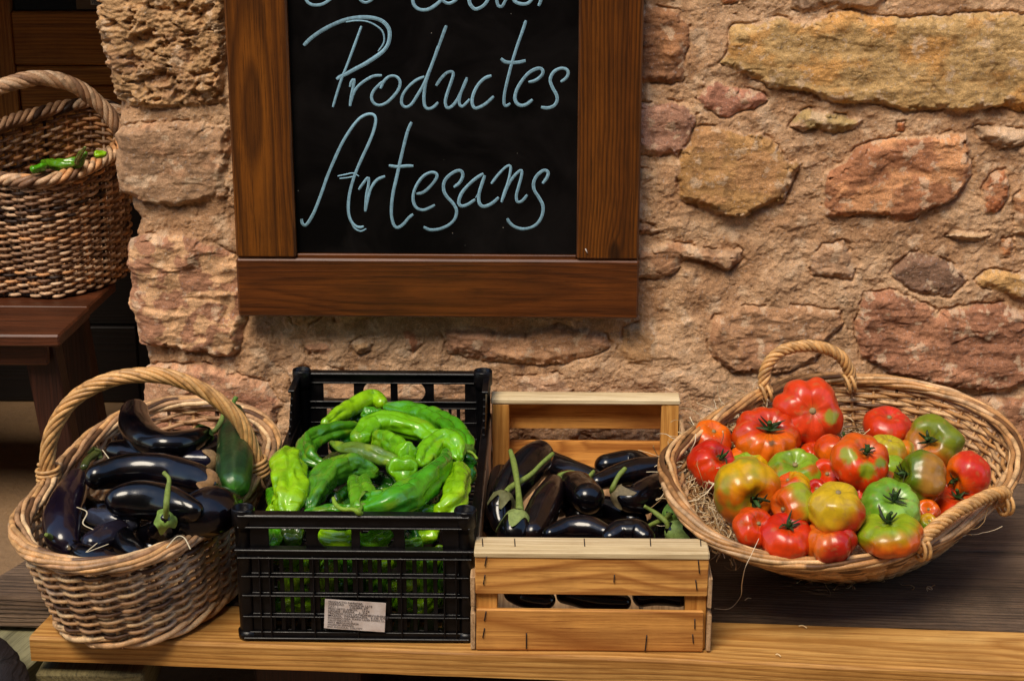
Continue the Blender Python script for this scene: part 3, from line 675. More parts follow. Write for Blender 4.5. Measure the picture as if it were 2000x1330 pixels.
    g.tube(np.array([(q[0]-.002, -.003, q[1]+.003), (q[0]+.001, -.003, q[1]-.004)]), .0009, 6); g.build('screw_scratch', plain('scratch', (190, 180, 170)), root)
    return root
board()

# ================================================================== black plastic crate
PC = dict(x=-.3979, y=-.6437, w=.30, D=.574, H=.175)
def plastic_crate():
    x0, y0, W, D, H = PC['x'], PC['y'], PC['w'], PC['D'], PC['H']
    root = thing('plastic_crate', 'black slatted plastic crate heaped with green peppers', 'crate', (x0+W/2, y0+D/2, 0))
    def fx(X): return x0+.0045+(X/4.0-5)*.000634
    sl = [(285,330),(365,410),(440,490),(525,570),(650,690),(725,765),(800,840),(875,915),(1000,1040),(1075,1115),(1150,1195),(1225,1270),(1345,1395),(1430,1480),(1510,1560),(1595,1640)]
    def end(ya, outs, name):
        """ya: outer face y, outs -1 front / +1 back"""
        g = Geo()
        def bx_(xa, xb, za, zb, d0, d1, bev=.0006):      # d = depth inward from outer face (negative: outside)
            yy = sorted((ya-outs*d0, ya-outs*d1)); g.box((xa, yy[0], za), (xb, yy[1], zb), bev=bev)
        # lattice wall
        edges = [x0+.012]+[v for s in sl for v in (fx(s[0]), fx(s[1]))]+[x0+W-.012]
        for i in range(0, len(edges), 2): bx_(edges[i], edges[i+1], .006, .117, .003, .006, .0004)
        for za, zb in ((.089, .0935), (.062, .0665), (.033, .0375), (.004, .012)): bx_(x0+.012, x0+W-.012, za, zb, .0022, .0068, .0004)
        bx_(fx(735), fx(1215), .010, .064, .0016, .0064, .0004)
        # protruding ribs
        for X in (175, 255, 605, 955, 1305, 1650, 1745): bx_(fx(X)-.0009, fx(X)+.0009, .006, .118, -.004, .004, .0003)
        for za in (.0905, .0640, .0350): bx_(x0+.006, x0+W-.006, za-.0009, za+.0009, -.004, .0035, .0003)
        bx_(x0+.006, x0+W-.006, .004, .0065, -.0055, .008, .0006); bx_(x0+.010, x0+W-.010, .0065, .013, -.001, .0025, .0004)
        bx_(x0+.001, x0+W-.001, .1165, .1275, -.001, .0062, .0008); bx_(x0-.001, x0+W+.001, .1255, .1285, -.0065, .009, .0008)
        bx_(x0+.002, x0+W-.002, .1155, .1172, -.005, .007, .0005)
        # window band
        wins = [(fx(258), fx(555)), (fx(648), fx(915)), (fx(985), fx(1255)), (fx(1340), fx(1642))]
        e2 = [x0+.010]+[v for s in wins for v in s]+[x0+W-.010]
        for i in range(0, len(e2), 2): bx_(e2[i], e2[i+1], .128, .160, .002, .0055, .0005)
        zc, rr = .1435, .0155
        for xw, sg in ((wins[1][0], 1), (wins[2][1], -1)):
            for qs in (1, -1):
                arc = [(xw+sg*(rr-rr*math.cos(t)), zc+qs*rr*math.sin(t)) for t in np.linspace(0, math.pi/2, 7)]
                cor = (xw, zc+qs*rr)
                for i in range(6):
                    p = [cor, arc[i], arc[i+1]]
                    ar = (p[1][0]-p[0][0])*(p[2][1]-p[0][1])-(p[2][0]-p[0][0])*(p[1][1]-p[0][1])
                    if ar < 0: p = p[::-1]
                    yy = sorted((ya-outs*.0022, ya-outs*.0053)); g.prism(p, yy[0], yy[1])
        # top rim: wide flat lip with a fold below
        bx_(x0+.008, x0+W-.008, .158, .1705, -.002, .0075, .001); bx_(x0+.004, x0+W-.004, .1700, .1750, -.006, .012, .0015)
        bx_(x0+.004, x0+W-.004, .1565, .1588, -.005, .008, .0006)
        return g.build(name, M_PLAST, root, False)
    end(y0, -1, 'end_wall'); end(y0+D, 1, 'end_wall')
    zs = .108
    for sx in (-1, 1):
        g = Geo(); xf = x0+.001 if sx < 0 else x0+W-.001
        def sb(ya, yb, za, zb, d0, d1, bev=.0005):
            xx = sorted((xf+sx*-d0, xf+sx*-d1)); g.box((xx[0], ya, za), (xx[1], yb, zb), bev=bev)
        n = 26; pit = (D-.06)/n
        for i in range(n+1): sb(y0+.03+i*pit-.004, y0+.03+i*pit+.004, .006, zs, .003, .006)
        for za, zb in ((.004, .014), (.040, .045), (.074, .080), (zs-.014, zs)): sb(y0+.012, y0+D-.012, za, zb, .002, .0066)
        sb(y0+.01, y0+D-.01, zs-.002, zs+.003, -.003, .009, .001)
        for i in range(9): sb(y0+.05+i*.059, y0+.052+i*.059, .006, zs, -.003, .003, .0003)
        # tall corner flares falling to the low side
        for ye, so in ((y0, 1), (y0+D, -1)):
            L_ = .085 if so < 0 else .035
            ys = sorted((ye+so*.012, ye+so*L_)); sb(ys[0], ys[1], zs, .170, .002, .0058, .001)
            n2 = 7
            for i in range(n2):
                a0, a1 = L_+.045*i/n2, L_+.045*(i+1)/n2; ys = sorted((ye+so*a0, ye+so*a1))
                sb(ys[0], ys[1], zs, .170-(.170-zs)*(i+1)/n2, .0021, .0057, .0004)
            ys = sorted((ye+so*.012, ye+so*(L_+.002))); sb(ys[0], ys[1], .168, .172, -.002, .008, .001)
        g.build('side_wall', M_PLAST, root, False)
    for sx in (0, 1):
        for sy in (0, 1):
            g = Geo(); cx, cy = x0+(.010 if sx == 0 else W-.010), y0+(.009 if sy == 0 else D-.009)
            R_ = .0145
            t = np.linspace(0, 2*math.pi, 28, endpoint=False)
            prof_ = [(R_*.72, .012), (R_*.78, .155), (R_, .158), (R_, .1785), (R_*.93, .1805), (R_*.86, .1795), (R_*.82, .150), (0.0005, .150)]
            V = np.array([[cx+r_*math.cos(a), cy+r_*math.sin(a), z] for r_, z in prof_ for a in t]); n = 28
            F = [[k*n+j, k*n+(j+1) % n, (k+1)*n+(j+1) % n, (k+1)*n+j] for k in range(len(prof_)-1) for j in range(n)]
            g.add(V, F)
            V = np.array([[cx+r_*math.cos(a), cy+r_*math.sin(a), z] for r_, z in [(.0005, 0), (R_*.8, 0.0), (R_*.9, .004), (R_*.9, .0125), (0.0005, .0125)] for a in t])
            g.add(V, [[k*n+j, k*n+(j+1) % n, (k+1)*n+(j+1) % n, (k+1)*n+j] for k in range(4) for j in range(n)])
            g.build('corner_post', M_PLAST, root)
    g = Geo()
    for i in range(14): g.box((x0+.008+i*.0208, y0+.006, .008), (x0+.008+i*.0208+.012, y0+D-.006, .012), bev=.0004)
    for i in range(18): g.box((x0+.006, y0+.01+i*.032, .0075), (x0+W-.006, y0+.01+i*.032+.010, .0115), bev=.0004)
    g.build('floor_grid', M_PLAST, root, False)
    # paper label
    q = [atY(634, 1170, y0-.0048), atY(753, 1178, y0-.0048), atY(752, 1233, y0-.0048), atY(634, 1227, y0-.0048)]
    c = (q[0]+q[2])/2; ex = nrm(q[1]-q[0]); lw, lh = np.linalg.norm(q[1]-q[0]), np.linalg.norm(q[0]-q[3])
    ez = nrm(A(0, 0, 1)-ex*ex[2]); n = 14
    g = Geo(); uu, vv = np.meshgrid(np.linspace(-.5, .5, 30), np.linspace(-.5, .5, n), indexing='ij')
    V = c+(uu*lw)[..., None]*ex+(vv*lh)[..., None]*ez; wv = .0005*pn(np.stack([uu*6, vv*3, 0*uu], -1), 3); V[..., 1] += wv
    I, J = np.meshgrid(np.arange(29), np.arange(n-1), indexing='ij'); F = np.stack([I*n+J, (I+1)*n+J, (I+1)*n+J+1, I*n+J+1], -1).reshape(-1, 4)
    V2 = V.copy(); V2[..., 1] += .0003
    g.add(V, F); g.add(V2, F[:, ::-1])
    k = NT('label_paper'); v = k.coord(); nz = k.noise(v, 45, 4, .6)
    k.base(k.ramp(nz, [(.35, lin((178, 160, 148))), (.65, lin((206, 194, 186)))])); k.set(Roughness=.6)
    lab = g.build('paper_label', k.m, root); lab['label'] = 'creased white paper label printed with small black text'
    lines = [(0, 'PRODUCTO: NARANJA'), (0, 'VARIEDAD     VALENCIA LATE'), (0, 'CAT.: 1            CALIBRE: 6/7'), (0, 'PESO NETO APROX.    15 Kg'), (0, 'ORIGEN : ESPAÑA     L: 314'), (0, 'TRATADO CON ORTHOPHENYLPHENOL,'), (0, 'IMAZALIL, THIABENDAZOL   E-230  E-904'), (1, 'ENVASADO PARA: SUNNY LAND INVEST, S.L.'), (1, 'CALLE ENCORTS, 5'), (1, '46013, MERCAVALENCIA'), (1, 'VALENCIA (ESPAÑA)'), (1, 'ENV. R.G.S.E.A.A.: 2105270/V')]
    VV, FF, off = [], [], 0
    dg = bpy.context.evaluated_depsgraph_get
    for i, (sm, tx) in enumerate(lines):
        cu = bpy.data.curves.new('t', 'FONT'); cu.body = tx; cu.size = lh*(.092 if not sm else .080); cu.offset = .00004
        ob = bpy.data.objects.new('t', cu); COL.objects.link(ob); bpy.context.view_layer.update()
        me = bpy.data.meshes.new_from_object(ob.evaluated_get(dg())); bpy.data.objects.remove(ob)
        co = np.array([v.co[:] for v in me.vertices]).reshape(-1, 3)
        if len(co):
            s_ = 1.12
            P = c+((-.5+.055)*lw+co[:, :1]*s_)*ex+(lh*(.5-.105-i*.0775)+co[:, 1:2])*ez
            P[:, 1] -= .0007
            VV.append(P)
            for pl in me.polygons: FF.append([v+off for v in pl.vertices])
            off += len(co)
        bpy.data.meshes.remove(me)
    me = bpy.data.meshes.new('printed_text'); o0 = A(*root['_o'])
    me.from_pydata((np.vstack(VV)-o0).tolist(), [], FF); me.materials.append(plain('ink', (42, 30, 32), .7))
    ob = bpy.data.objects.new('printed_text', me); COL.objects.link(ob); ob.parent = lab
    return root
plastic_crate()

# ================================================================== pine crate
def wood_crate():
    p00, p10 = atZ(929, 1270, .002), atZ(1378, 1272, .002)
    y0 = (p00[1]+p10[1])/2; x0 = p00[0]; W = p10[0]-p00[0]; yb = -.052; H = .137
    root = thing('wooden_crate', 'stapled pale pine crate half full of eggplants beside the black plastic crate', 'crate', (x0+W/2, (y0+yb)/2, 0))
    def bd(name, lo, hi, mat, bev=.0012, wav=.0006, label=None):
        g = Geo(); lo, hi = A(*lo), A(*hi)
        g.box(lo, hi, bev=bev, jit=wav*.6); o = g.build(name, mat, root, False, origin=(0, 0, 0))
        if label: o['label'] = label
        return o
    t = .007
    for ya, yb_, nm in ((y0, y0+t, 'front'), (yb-t, yb, 'back')):
        bd('end_slat', (x0, ya, .079), (x0+W, yb_, H-.009 if nm == 'front' else H-.009), M_CR_X)
        bd('end_slat', (x0+.001, ya, .002), (x0+W-.004, yb_, .058), M_CR_X)
    bd('top_batten', (x0-.001, y0-.001, H-.0085), (x0+W+.001, y0+.046, H), M_CR_P, .0015)
    bd('top_batten', (x0-.001, yb-.036, H-.0085), (x0+W+.001, yb+.001, H), M_CR_P, .0015)
    for xa in (x0+.0005, x0+W-.0275):
        for ya in (y0+t+.0005, yb-t-.0275):
            bd('corner_post', (xa, ya, .003), (xa+.027, ya+.027, H-.009), M_CR_Z)
    for s_, xa in ((-1, x0-.0062), (1, x0+W+.0004)):
        bd('side_board', (xa, y0+.001, .0615), (xa+.0058, yb-.001, .102), M_CR_Y)
        bd('side_board', (xa, y0+.0015, .002), (xa+.0058, yb-.0015, .052), M_CR_Y)
    for i in range(4): bd('bottom_board', (x0+.002+i*(W-.004)/4, y0+t+.001, .003), (x0+(i+1)*(W-.004)/4-.004, yb-t-.001, .007), M_CR_Y)
    def staple(px, py, dx, dy, y=y0):
        a_, b_ = atY(px, py, y-.0014), atY(px+dx, py+dy, y-.0014)
        g = Geo(); P = np.array([a_+A(0, .003, 0), a_, (a_*.5+b_*.5)+A(0, -.0004, 0), b_, b_+A(0, .003, 0)])
        g.tube(crom(P, 14), .00075, 6); g.build('staple', M_STEEL, root)
    for px, py, dx, dy in ((950,1088,-3,16),(947,1124,-3,16),(949,1195,-3,16),(946,1228,-3,16),(1364,1096,2,22),(1359,1134,2,17),(1357,1210,0,17),(1353,1240,1,15),(1028,1238,0,28),(1263,1242,-3,28),(1200,1124,-1,12)):
        staple(px, py, dx, dy)
    for px in (942, 1005, 1141, 1270, 1368):
        a_, b_ = atZ(px, 1052, H+.0004), atZ(px+1, 1066, H+.0004); g = Geo()
        g.tube(np.array([a_-A(0, 0, .002), a_, b_, b_-A(0, 0, .002)]), .0007, 6); g.build('staple', M_STEEL, root)
    return root, x0, y0, W, yb
WC = wood_crate()
# ================================================================== wicker baskets
M_WICK = vcol_mat('willow', .5, .12, 420, .28, .0004, .4, 600, .3)
M_WICKD = vcol_mat('dark_rattan', .55, .1, 380, .38, .0006, .35, 500, .3)
def strandcol(P, pal, k, amp=.18):
    c = lin(pal[k % len(pal)]); P = np.asarray(P)
    n = fbm(P*A(34, 34, 34)+k*3.3, 3, 91); n2 = ss(.15, .55, fbm(P*90+k*1.7, 2, 93))
    C = c[None, :]*(1+amp*1.6*n[:, None]); return np.clip(C*(1-.45*n2[:, None])+lin(pal[0])*0.2*n2[:, None], .003, .9)
def tang_norm(O):
    T = nrm(np.roll(O, -1, 0)-np.roll(O, 1, 0)); N = np.cross(T, A(0, 0, 1)); N[:, 2] = 0; N = nrm(N)
    c = O.mean(0)
    if ((O-c)*N).sum() < 0: N = -N
    return T, N
def basket(name, label, rim, bscale, boff, bz, nst, pitch, amp, rw, pal, mat, flare=1.0, rimR=.011, rims=6, rimr=.0042, rimturn=9, group=None, seed=0, stake_r=.0028, zigz=0.0, foot=False):
    R0 = resample(crom(np.array([atZ(*p) for p in rim]), 500, True), nst*8, True)
    T, N = tang_norm(R0)
    if np.cross(R0[1]-R0[0], N[0])[2] > 0: pass
    cen = R0.mean(0); M_ = len(R0); u = np.arange(M_)/M_
    Bs = (R0-cen)*A(bscale, bscale, 0)+cen+A(boff[0], boff[1], 0); Bs[:, 2] = bz
    root = thing(name, label, 'basket', (cen[0]+boff[0], cen[1]+boff[1], bz), group)
    def S(t):
        k = t**flare
        P = Bs*(1-k)+R0*k; P[:, 2] = Bs[:, 2]*(1-t)+(R0[:, 2]-.006)*t; return P
    hgt = np.linalg.norm(R0-Bs, axis=1).mean(); rows = int(hgt/pitch)
    r2 = np.random.default_rng(seed+3)
    g = Geo(); ph = 2*math.pi*u*nst/2
    for k in range(rows):
        t = (k+.5)/rows; P = S(t)
        jit = .0006*fbm(np.c_[np.cos(2*np.pi*u)*6, np.sin(2*np.pi*u)*6, u*0+k*2.1+seed], 2, 95)[:, None]
        s_ = np.cos(ph+k*math.pi)
        P = P+N*(amp*s_)[:, None]+A(0, 0, 1)*(jit+zigz*np.sin(ph+k*math.pi)[:, None]*pitch)
        rr = rw*(1+.14*fbm(np.c_[u*40, u*0+k*3.3, u*0+seed], 2, 96))
        # each weaver is several rods joined end to end: the tone changes where a new one starts
        nseg = 5; st = r2.integers(0, 50); seg = ((u*nseg+st*.13) % nseg).astype(int)+k*7+st
        C = np.zeros((M_, 3))
        for q in np.unique(seg):
            mm = seg == q; C[mm] = strandcol(P[mm], pal, int(q*5+k) % 97)
        g.tube(P, rr, 6, C, closed=True, ref=A(0, 0, 1))
    g.build('weave', mat, root)
    g = Geo()
    for i in range(nst):
        j = i*8; tt = np.linspace(0.0, 1.0, 14)
        P = np.array([S(t)[j] for t in tt]); g.tube(P, stake_r, 6, strandcol(P, pal, i+5), ref=N[j])
    g.build('stakes', mat, root)
    g = Geo()
    c = Bs.mean(0)
    for k in range(22):
        f = 1-k/22.0; P = (Bs-c)*f+c; P[:, 2] = bz+.004+.0015*np.cos(ph+k*math.pi)
        g.tube(P[::4], rw*1.3, 5, strandcol(P[::4], pal, k), closed=True, ref=A(0, 0, 1))
    g.build('base', mat, root)
    # border: rods laid over each other, slowly turning round the rim
    g = Geo()
    Rr = R0+A(0, 0, .002)
    for k in range(rims):
        a = 2*math.pi*(u*rimturn+k/rims)
        P = Rr+N*(np.cos(a)*rimR)[:, None]+A(0, 0, 1)*((np.sin(a)*rimR*.62)[:, None])
        P = P+.0022*fbm(np.c_[u*30, u*0+k, u*0], 2, 97)[:, None]*N+A(0, 0, .0014)*fbm(np.c_[u*26, u*0+k*3, u*0+5], 2, 97)[:, None]
        rr = rimr*(1+.12*np.sin(a*1.0+k)+.1*fbm(np.c_[u*18, u*0+k*5, u*0], 2, 98))
        CC = np.zeros((M_, 3)); sg = ((u*9+k*.37) % 9).astype(int)
        for q in range(9): CC[sg == q] = strandcol(P[sg == q], pal, k*3+seed+q*5, .26)
        g.tube(P, rr, 8, CC, closed=True, ref=A(0, 0, 1))
    g.build('rim', mat, root)
    if foot:
        g = Geo()
        for k in range(3):
            a = 2*math.pi*(u*7+k/3); P = Bs*1.0; P = P+N*(.004+.005*np.cos(a))[:, None]; P[:, 2] = bz+.010+.006*np.sin(a)
            g.tube(P, .0042, 7, strandcol(P, pal, k*5+1), closed=True, ref=A(0, 0, 1))
        g.build('foot_rim', mat, root)
    return root, R0, N, S, cen
def rope(root, name, P, R, ns, rs, turns, pal, mat, taper=None):
    m = 160; P = resample(crom(np.asarray(P), 300), m); T = nrm(np.gradient(P, axis=0))
    nn = nrm(np.cross(P[m//2]-P[0], P[-1]-P[0])); Bn = nrm(np.cross(T, nn)); NN = np.cross(Bn, T)
    g = Geo(); t = np.linspace(0, 1, m)
    for k in range(ns):
        a = 2*math.pi*(turns*t+k/ns)
        rr = R*(1+.06*np.sin(7*t+k)); Q = P+NN*(np.cos(a)*rr)[:, None]+Bn*(np.sin(a)*rr)[:, None]
        g.tube(Q, rs*(1+.1*np.sin(13*t+k*2)), 7, strandcol(Q, pal, k*2+3))
    g.tube(P, R*.72, 7, lin(pal[0])*.5)
    return g.build(name, mat, root)
def archpts(px, a3, b3, pitch=0.0):
    """project photo points on the upright plane through the two feet"""
    d = nrm((b3-a3)*A(1, 1, 0)); n = np.cross(d, A(0, 0, 1)); n = nrm(n+A(0, 0, pitch))
    return [a3]+[atP(x, y, a3, n) for x, y in px]+[b3]
def loops(root, name, p, ax, R, r, n, pal, mat, sp=.006):
    g = Geo(); ax = nrm(ax); e1 = nrm(np.cross(ax, A(.3, .9, .1))); e2 = np.cross(ax, e1)
    t = np.linspace(0, 2*math.pi*n, 26*n); P = p+ax*((t/(2*math.pi)-n/2)*sp)[:, None]+e1*(np.cos(t)*R)[:, None]+e2*(np.sin(t)*R)[:, None]
    P += .0008*rng.normal(size=(1, 3)); g.tube(P, r, 6, strandcol(P, pal, 3)); return g.build(name, mat, root)

PAL1 = [(92, 62, 38), (196, 150, 102), (212, 168, 120), (178, 136, 96), (204, 154, 98), (186, 154, 122), (222, 184, 136), (168, 128, 90), (200, 164, 126)]
PALH = [(110, 66, 26), (198, 146, 84), (184, 130, 68), (206, 158, 98), (176, 120, 62), (190, 142, 86)]
PAL3 = [(100, 66, 36), (198, 150, 98), (182, 134, 82), (208, 166, 116), (168, 120, 72), (190, 152, 110), (176, 128, 78)]
PAL4 = [(48, 30, 20), (202, 164, 128), (156, 118, 86), (214, 180, 146), (124, 90, 66), (182, 142, 108), (204, 148, 98), (142, 108, 82)]

RIM1 = [(38,1030,.140),(58,1078,.138),(125,1103,.135),(210,1106,.135),(300,1086,.135),(380,1048,.135),(440,1000,.137),(482,950,.140),(515,905,.146),(532,862,.152),(508,822,.159),(450,797,.164),(385,789,.166),(320,791,.167),(250,812,.165),(190,850,.160),(130,905,.150),(88,958,.145),(53,998,.142)]
b1, R1, N1, S1, C1 = basket('wicker_basket', 'tan wicker basket with an arched handle, filled with eggplants and one cucumber', RIM1, .84, (0.012, .004), .004, 36, .0070, .0048, .0031, PAL1, M_WICK, 1.0, .0108, 9, .0035, 3, group='wicker baskets of vegetables', seed=1, zigz=.32, foot=True)
hl, hr = atZ(98, 948, .140), atZ(508, 930, .142)
hp = archpts([(93,905),(100,852),(125,800),(168,762),(230,738),(300,733),(362,746),(420,777),(465,818),(490,868)], hl, hr)
rope(b1, 'handle', hp, .0072, 8, .0036, 3.2, PALH, M_WICK)
for p_, q_ in ((hl, hp[1]), (hr, hp[-2])):
    d_ = nrm(q_-p_)
    loops(b1, 'handle_binding', p_+d_*.014, d_, .0150, .0026, 4, PALH, M_WICK, .0062)
    loops(b1, 'rim_binding', p_+A(0, 0, -.004), nrm(np.cross(d_, A(0, 1, 0))), .0160, .0026, 2, PAL1, M_WICK, .007)

RIM3 = [(1303,905,.170),(1312,958,.165),(1348,1018,.150),(1412,1066,.132),(1500,1094,.118),(1600,1104,.112),(1700,1097,.112),(1790,1070,.116),(1870,1030,.122),(1935,982,.132),(1972,940,.142),(1988,890,.156),(1965,838,.170),(1905,795,.182),(1830,766,.190),(1740,748,.196),(1640,742,.200),(1560,748,.200),(1490,770,.198),(1420,806,.190),(1362,846,.181),(1322,877,.175)]
b3, R3, N3, S3, C3 = basket('wicker_basket', 'shallow flared wicker basket with two small rope handles, holding ripe and green tomatoes on straw', RIM3, .50, (.045, .075), .004, 44, .0072, .0030, .0030, PAL3, M_WICK, .95, .0094, 8, .0033, 3, group='wicker baskets of vegetables', seed=4, stake_r=.0024, zigz=.1)
a3, c3 = atZ(1500, 768, .203), atZ(1662, 752, .203)
hp = archpts([(1492,745),(1500,712),(1530,684),(1590,676),(1635,692),(1658,722)], a3, c3)
rope(b3, 'handle', hp, .0055, 5, .0036, 5, PALH, M_WICK)
for p_, q_ in ((a3, hp[1]), (c3, hp[-2])): loops(b3, 'handle_binding', p_+nrm(q_-p_)*.004, A(1, .2, .25), .0140, .0026, 2, PALH, M_WICK, .008)
a3, c3 = atZ(1800, 1072, .118), atZ(1962, 985, .133)
hp = archpts([(1800,1056),(1836,1022),(1885,990),(1932,968),(1962,962)], a3, c3, -.1)
rope(b3, 'handle', hp, .0055, 5, .0036, 5, PALH, M_WICK)
for p_, q_ in ((a3, hp[1]), (c3, hp[-2])): loops(b3, 'handle_binding', p_+nrm(q_-p_)*.002, A(1, .5, 0), .0145, .0026, 2, PALH, M_WICK, .008)

RIM4 = [(-70,330,.43),(0,350,.412),(60,356,.41),(120,348,.412),(180,326,.42),(222,298,.432),(244,262,.452),(238,226,.470),(200,207,.483),(150,206,.485),(80,222,.48),(20,240,.474),(-40,263,.464),(-90,286,.452),(-104,308,.442)]
b4, R4, N4, S4, C4 = basket('wicker_basket', 'dark brown rattan basket with a thick twisted handle on the stool in the doorway', RIM4, .86, (.01, .0), .205, 40, .0068, .0044, .0030, PAL4, M_WICKD, .8, .0110, 5, .0048, 11, group='wicker baskets of vegetables', seed=9, zigz=.1)
a4, c4 = atZ(-84, 300, .447), atZ(240, 268, .45)
hp = archpts([(-70,225),(-20,180),(40,158),(92,154),(150,170),(198,208),(228,246)], a4, c4)
rope(b4, 'handle', hp, .0085, 6, .0055, 4.5, PAL4, M_WICKD)

# ================================================================== doorway: stool, door, jamb
ft, rt, bk = atZ(115, 655, .203), atZ(215, 556, .203), None
stool = thing('stool', 'low reddish brown wooden stool under the dark basket in the doorway', 'stool', (ft[0]-.2, ft[1]+.14, GZ))
so = A(*stool['_o'])
def rel(lo, hi, mat, name, bev=.003, M=None):
    g = Geo(); g.box(lo, hi, bev=bev, M=M); return g.build(name, mat, stool, False)
nb = 2
yb_ = ft[1]+.33
def sk(V): V = V.copy(); V[:, 0] += (V[:, 1]-ft[1])*.06; return V
for i in range(nb):
    ya = ft[1]+i*(yb_-ft[1])/nb; rel((ft[0]-.52, ya, .183), (ft[0]-i*.004, ya+(yb_-ft[1])/nb-.002, .203-.0008*i), M_RED, 'seat_board', .003, sk)
rel((ft[0]-.49, ft[1]+.03, .142), (ft[0]-.03, ft[1]+.048, .182), M_RED, 'apron')
rel((ft[0]-.49, yb_-.05, .142), (ft[0]-.03, yb_-.032, .182), M_RED, 'apron')
for (xx, yy, s_) in ((ft[0]-.055, ft[1]+.052, 1), (ft[0]-.055, yb_-.10, 1), (ft[0]-.48, ft[1]+.052, -1), (ft[0]-.48, yb_-.10, -1)):
    def tap(V, xx=xx, s_=s_):
        V = V.copy(); k = (.18-V[:, 2])/.33; V[:, 0] += s_*k*.035; return V
    rel((xx-.022, yy, GZ+.002), (xx+.030, yy+.045, .182), M_REDZ, 'leg', .003, tap)

DY = .70
def P_(px, py, y=DY): q = atY(px, py, y); return q[0], q[2]
M_DOORX = wood('door_wood_x', (90, 46, 10), (186, 120, 42), (214, 150, 66), 'x', 50, 6, .45, .15, .35, .0004, .5)
M_DOORZ = wood('door_wood_z', (90, 46, 10), (174, 106, 36), (202, 136, 56), 'z', 50, 6, .45, .15, .35, .0004, .5)
door = thing('door', 'brown panelled shop door with a dark window pane behind the rattan basket', 'door', (P_(100, 100)[0], DY, GZ))
def dp(name, xa, xb, za, zb, ya, yb2, mat, bev=.003):
    g = Geo(); g.box((xa, ya, za), (xb, yb2, zb), bev=bev); return g.build(name, mat, door, False)
xr = P_(262, 100)[0]; xl_ = P_(18, 10)[0]; zr1 = P_(100, 24)[1]; zr0 = P_(100, 128)[1]; zp = P_(100, 168)[1]
dp('stile', xr-.03, xr+.05, .262, 1.9, DY, DY+.04, M_DOORZ)
dp('stile', xl_-.14, xl_, .262, 1.9, DY, DY+.04, M_DOORZ)
dp('rail', xl_+.001, xr-.031, zr0, zr1, DY+.001, DY+.039, M_DOORX)
dp('rail', xl_+.001, xr-.031, 1.75, 1.9, DY+.001, DY+.039, M_DOORX)
dp('rail', xl_+.001, xr-.031, GZ+.003, GZ+.16, DY+.001, DY+.039, wood('door_shade_rail', (6, 3, 2), (18, 10, 6), (26, 15, 9), 'x', 50, 6, .6, .0, .35, .0004, .5))  # bottom rail coloured near-black for the shade in the doorway
dp('panel_moulding', xl_+.001, xr-.031, zp, zr0-.0025, DY+.004, DY+.036, M_DOORX)
dp('panel', xl_+.002, xr-.031, .26, zp-.001, DY+.016, DY+.034, M_DOORX)
M_DOOR_SHADE = wood('door_shade_wood', (6, 3, 2), (16, 9, 6), (24, 14, 9), 'x', 50, 6, .6, .0, .35, .0004, .5)  # doorway shade painted into the lower door as near-black wood
dp('shade_stile', xr-.0295, xr+.05, GZ+.003, .2615, DY+.001, DY+.04, M_DOOR_SHADE)
dp('shade_stile', xl_-.14, xl_-.0005, GZ+.003, .2615, DY+.001, DY+.04, M_DOOR_SHADE)
dp('shade_panel', xl_+.0015, xr-.0305, GZ+.161, .258, DY+.012, DY+.036, M_DOOR_SHADE)
k = NT('dark_glass'); k.b.inputs['Base Color'].default_value = (.004, .005, .007, 1); dgm = k.set(Roughness=.06)
dp('window_pane', xl_+.001, xr-.031, zr1+.001, 1.749, DY+.02, DY+.026, dgm, 0)
g = Geo(); xa, za = P_(146, 20); xb, zb = P_(205, -60); g.box((xa, DY+.014, zr1+.003), (xr-.034, DY+.0195, zb)); 
pn_ = g.build('notice', plain('grey_notice', (120, 108, 92), .6), door, False)
g = Geo(); xa, za = P_(174, 12); xb, zb = P_(200, -22); g.box((xa, DY+.0125, za), (xb, DY+.0135, zb))
card = g.build('card_sticker', plain('sticker', (196, 206, 196), .5), door, False); card['label'] = 'small pale sticker lettered VISA'
cu = bpy.data.curves.new('t', 'FONT'); cu.body = 'VISA'; cu.size = .0095; cu.shear = .2; cu.offset = .00015
ob = bpy.data.objects.new('t', cu); COL.objects.link(ob); bpy.context.view_layer.update()
me = bpy.data.meshes.new_from_object(ob.evaluated_get(bpy.context.evaluated_depsgraph_get())); bpy.data.objects.remove(ob)
do = A(*door['_o'])
for v in me.vertices: v.co = (xa+.0012+v.co.x*.92-do[0], DY+.0120-do[1], za+.0025+v.co.y-do[2])
me.materials.clear(); me.materials.append(plain('sticker_blue', (40, 70, 130), .5)); lt = bpy.data.objects.new('lettering', me); COL.objects.link(lt); lt.parent = card
# unseen low beam added above to darken the doorway; far jamb closes the left
M_DARKW = wood('shade_beam_wood', (20, 12, 8), (48, 32, 22), (62, 44, 30), 'x', 40, 5, .8, 0, .4, .001, .4)
g = Geo(); g.box((-2.2, .02, 1.15), (-.55, 1.0, 1.45), bev=.01); tag(g.build('shade_beam', M_DARKW, None, False, origin=(-1.3, .5, 1.15)), 'unseen dark timber beam added low over the doorway to keep light out', 'shade_beam', kind='thing')
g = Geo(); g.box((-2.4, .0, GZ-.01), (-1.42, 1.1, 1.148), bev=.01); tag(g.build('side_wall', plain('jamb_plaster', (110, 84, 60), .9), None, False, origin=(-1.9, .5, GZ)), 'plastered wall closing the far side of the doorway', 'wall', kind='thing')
g = Geo(); g.box((-1.415, DY+.05, GZ-.01), (-.5, DY+.09, 1.148)); tag(g.build('back_wall', plain('inner_dark', (40, 28, 20), .9), None, False, origin=(-1, DY+.05, GZ)), 'dark inner wall behind the shop door', 'wall', kind='thing')
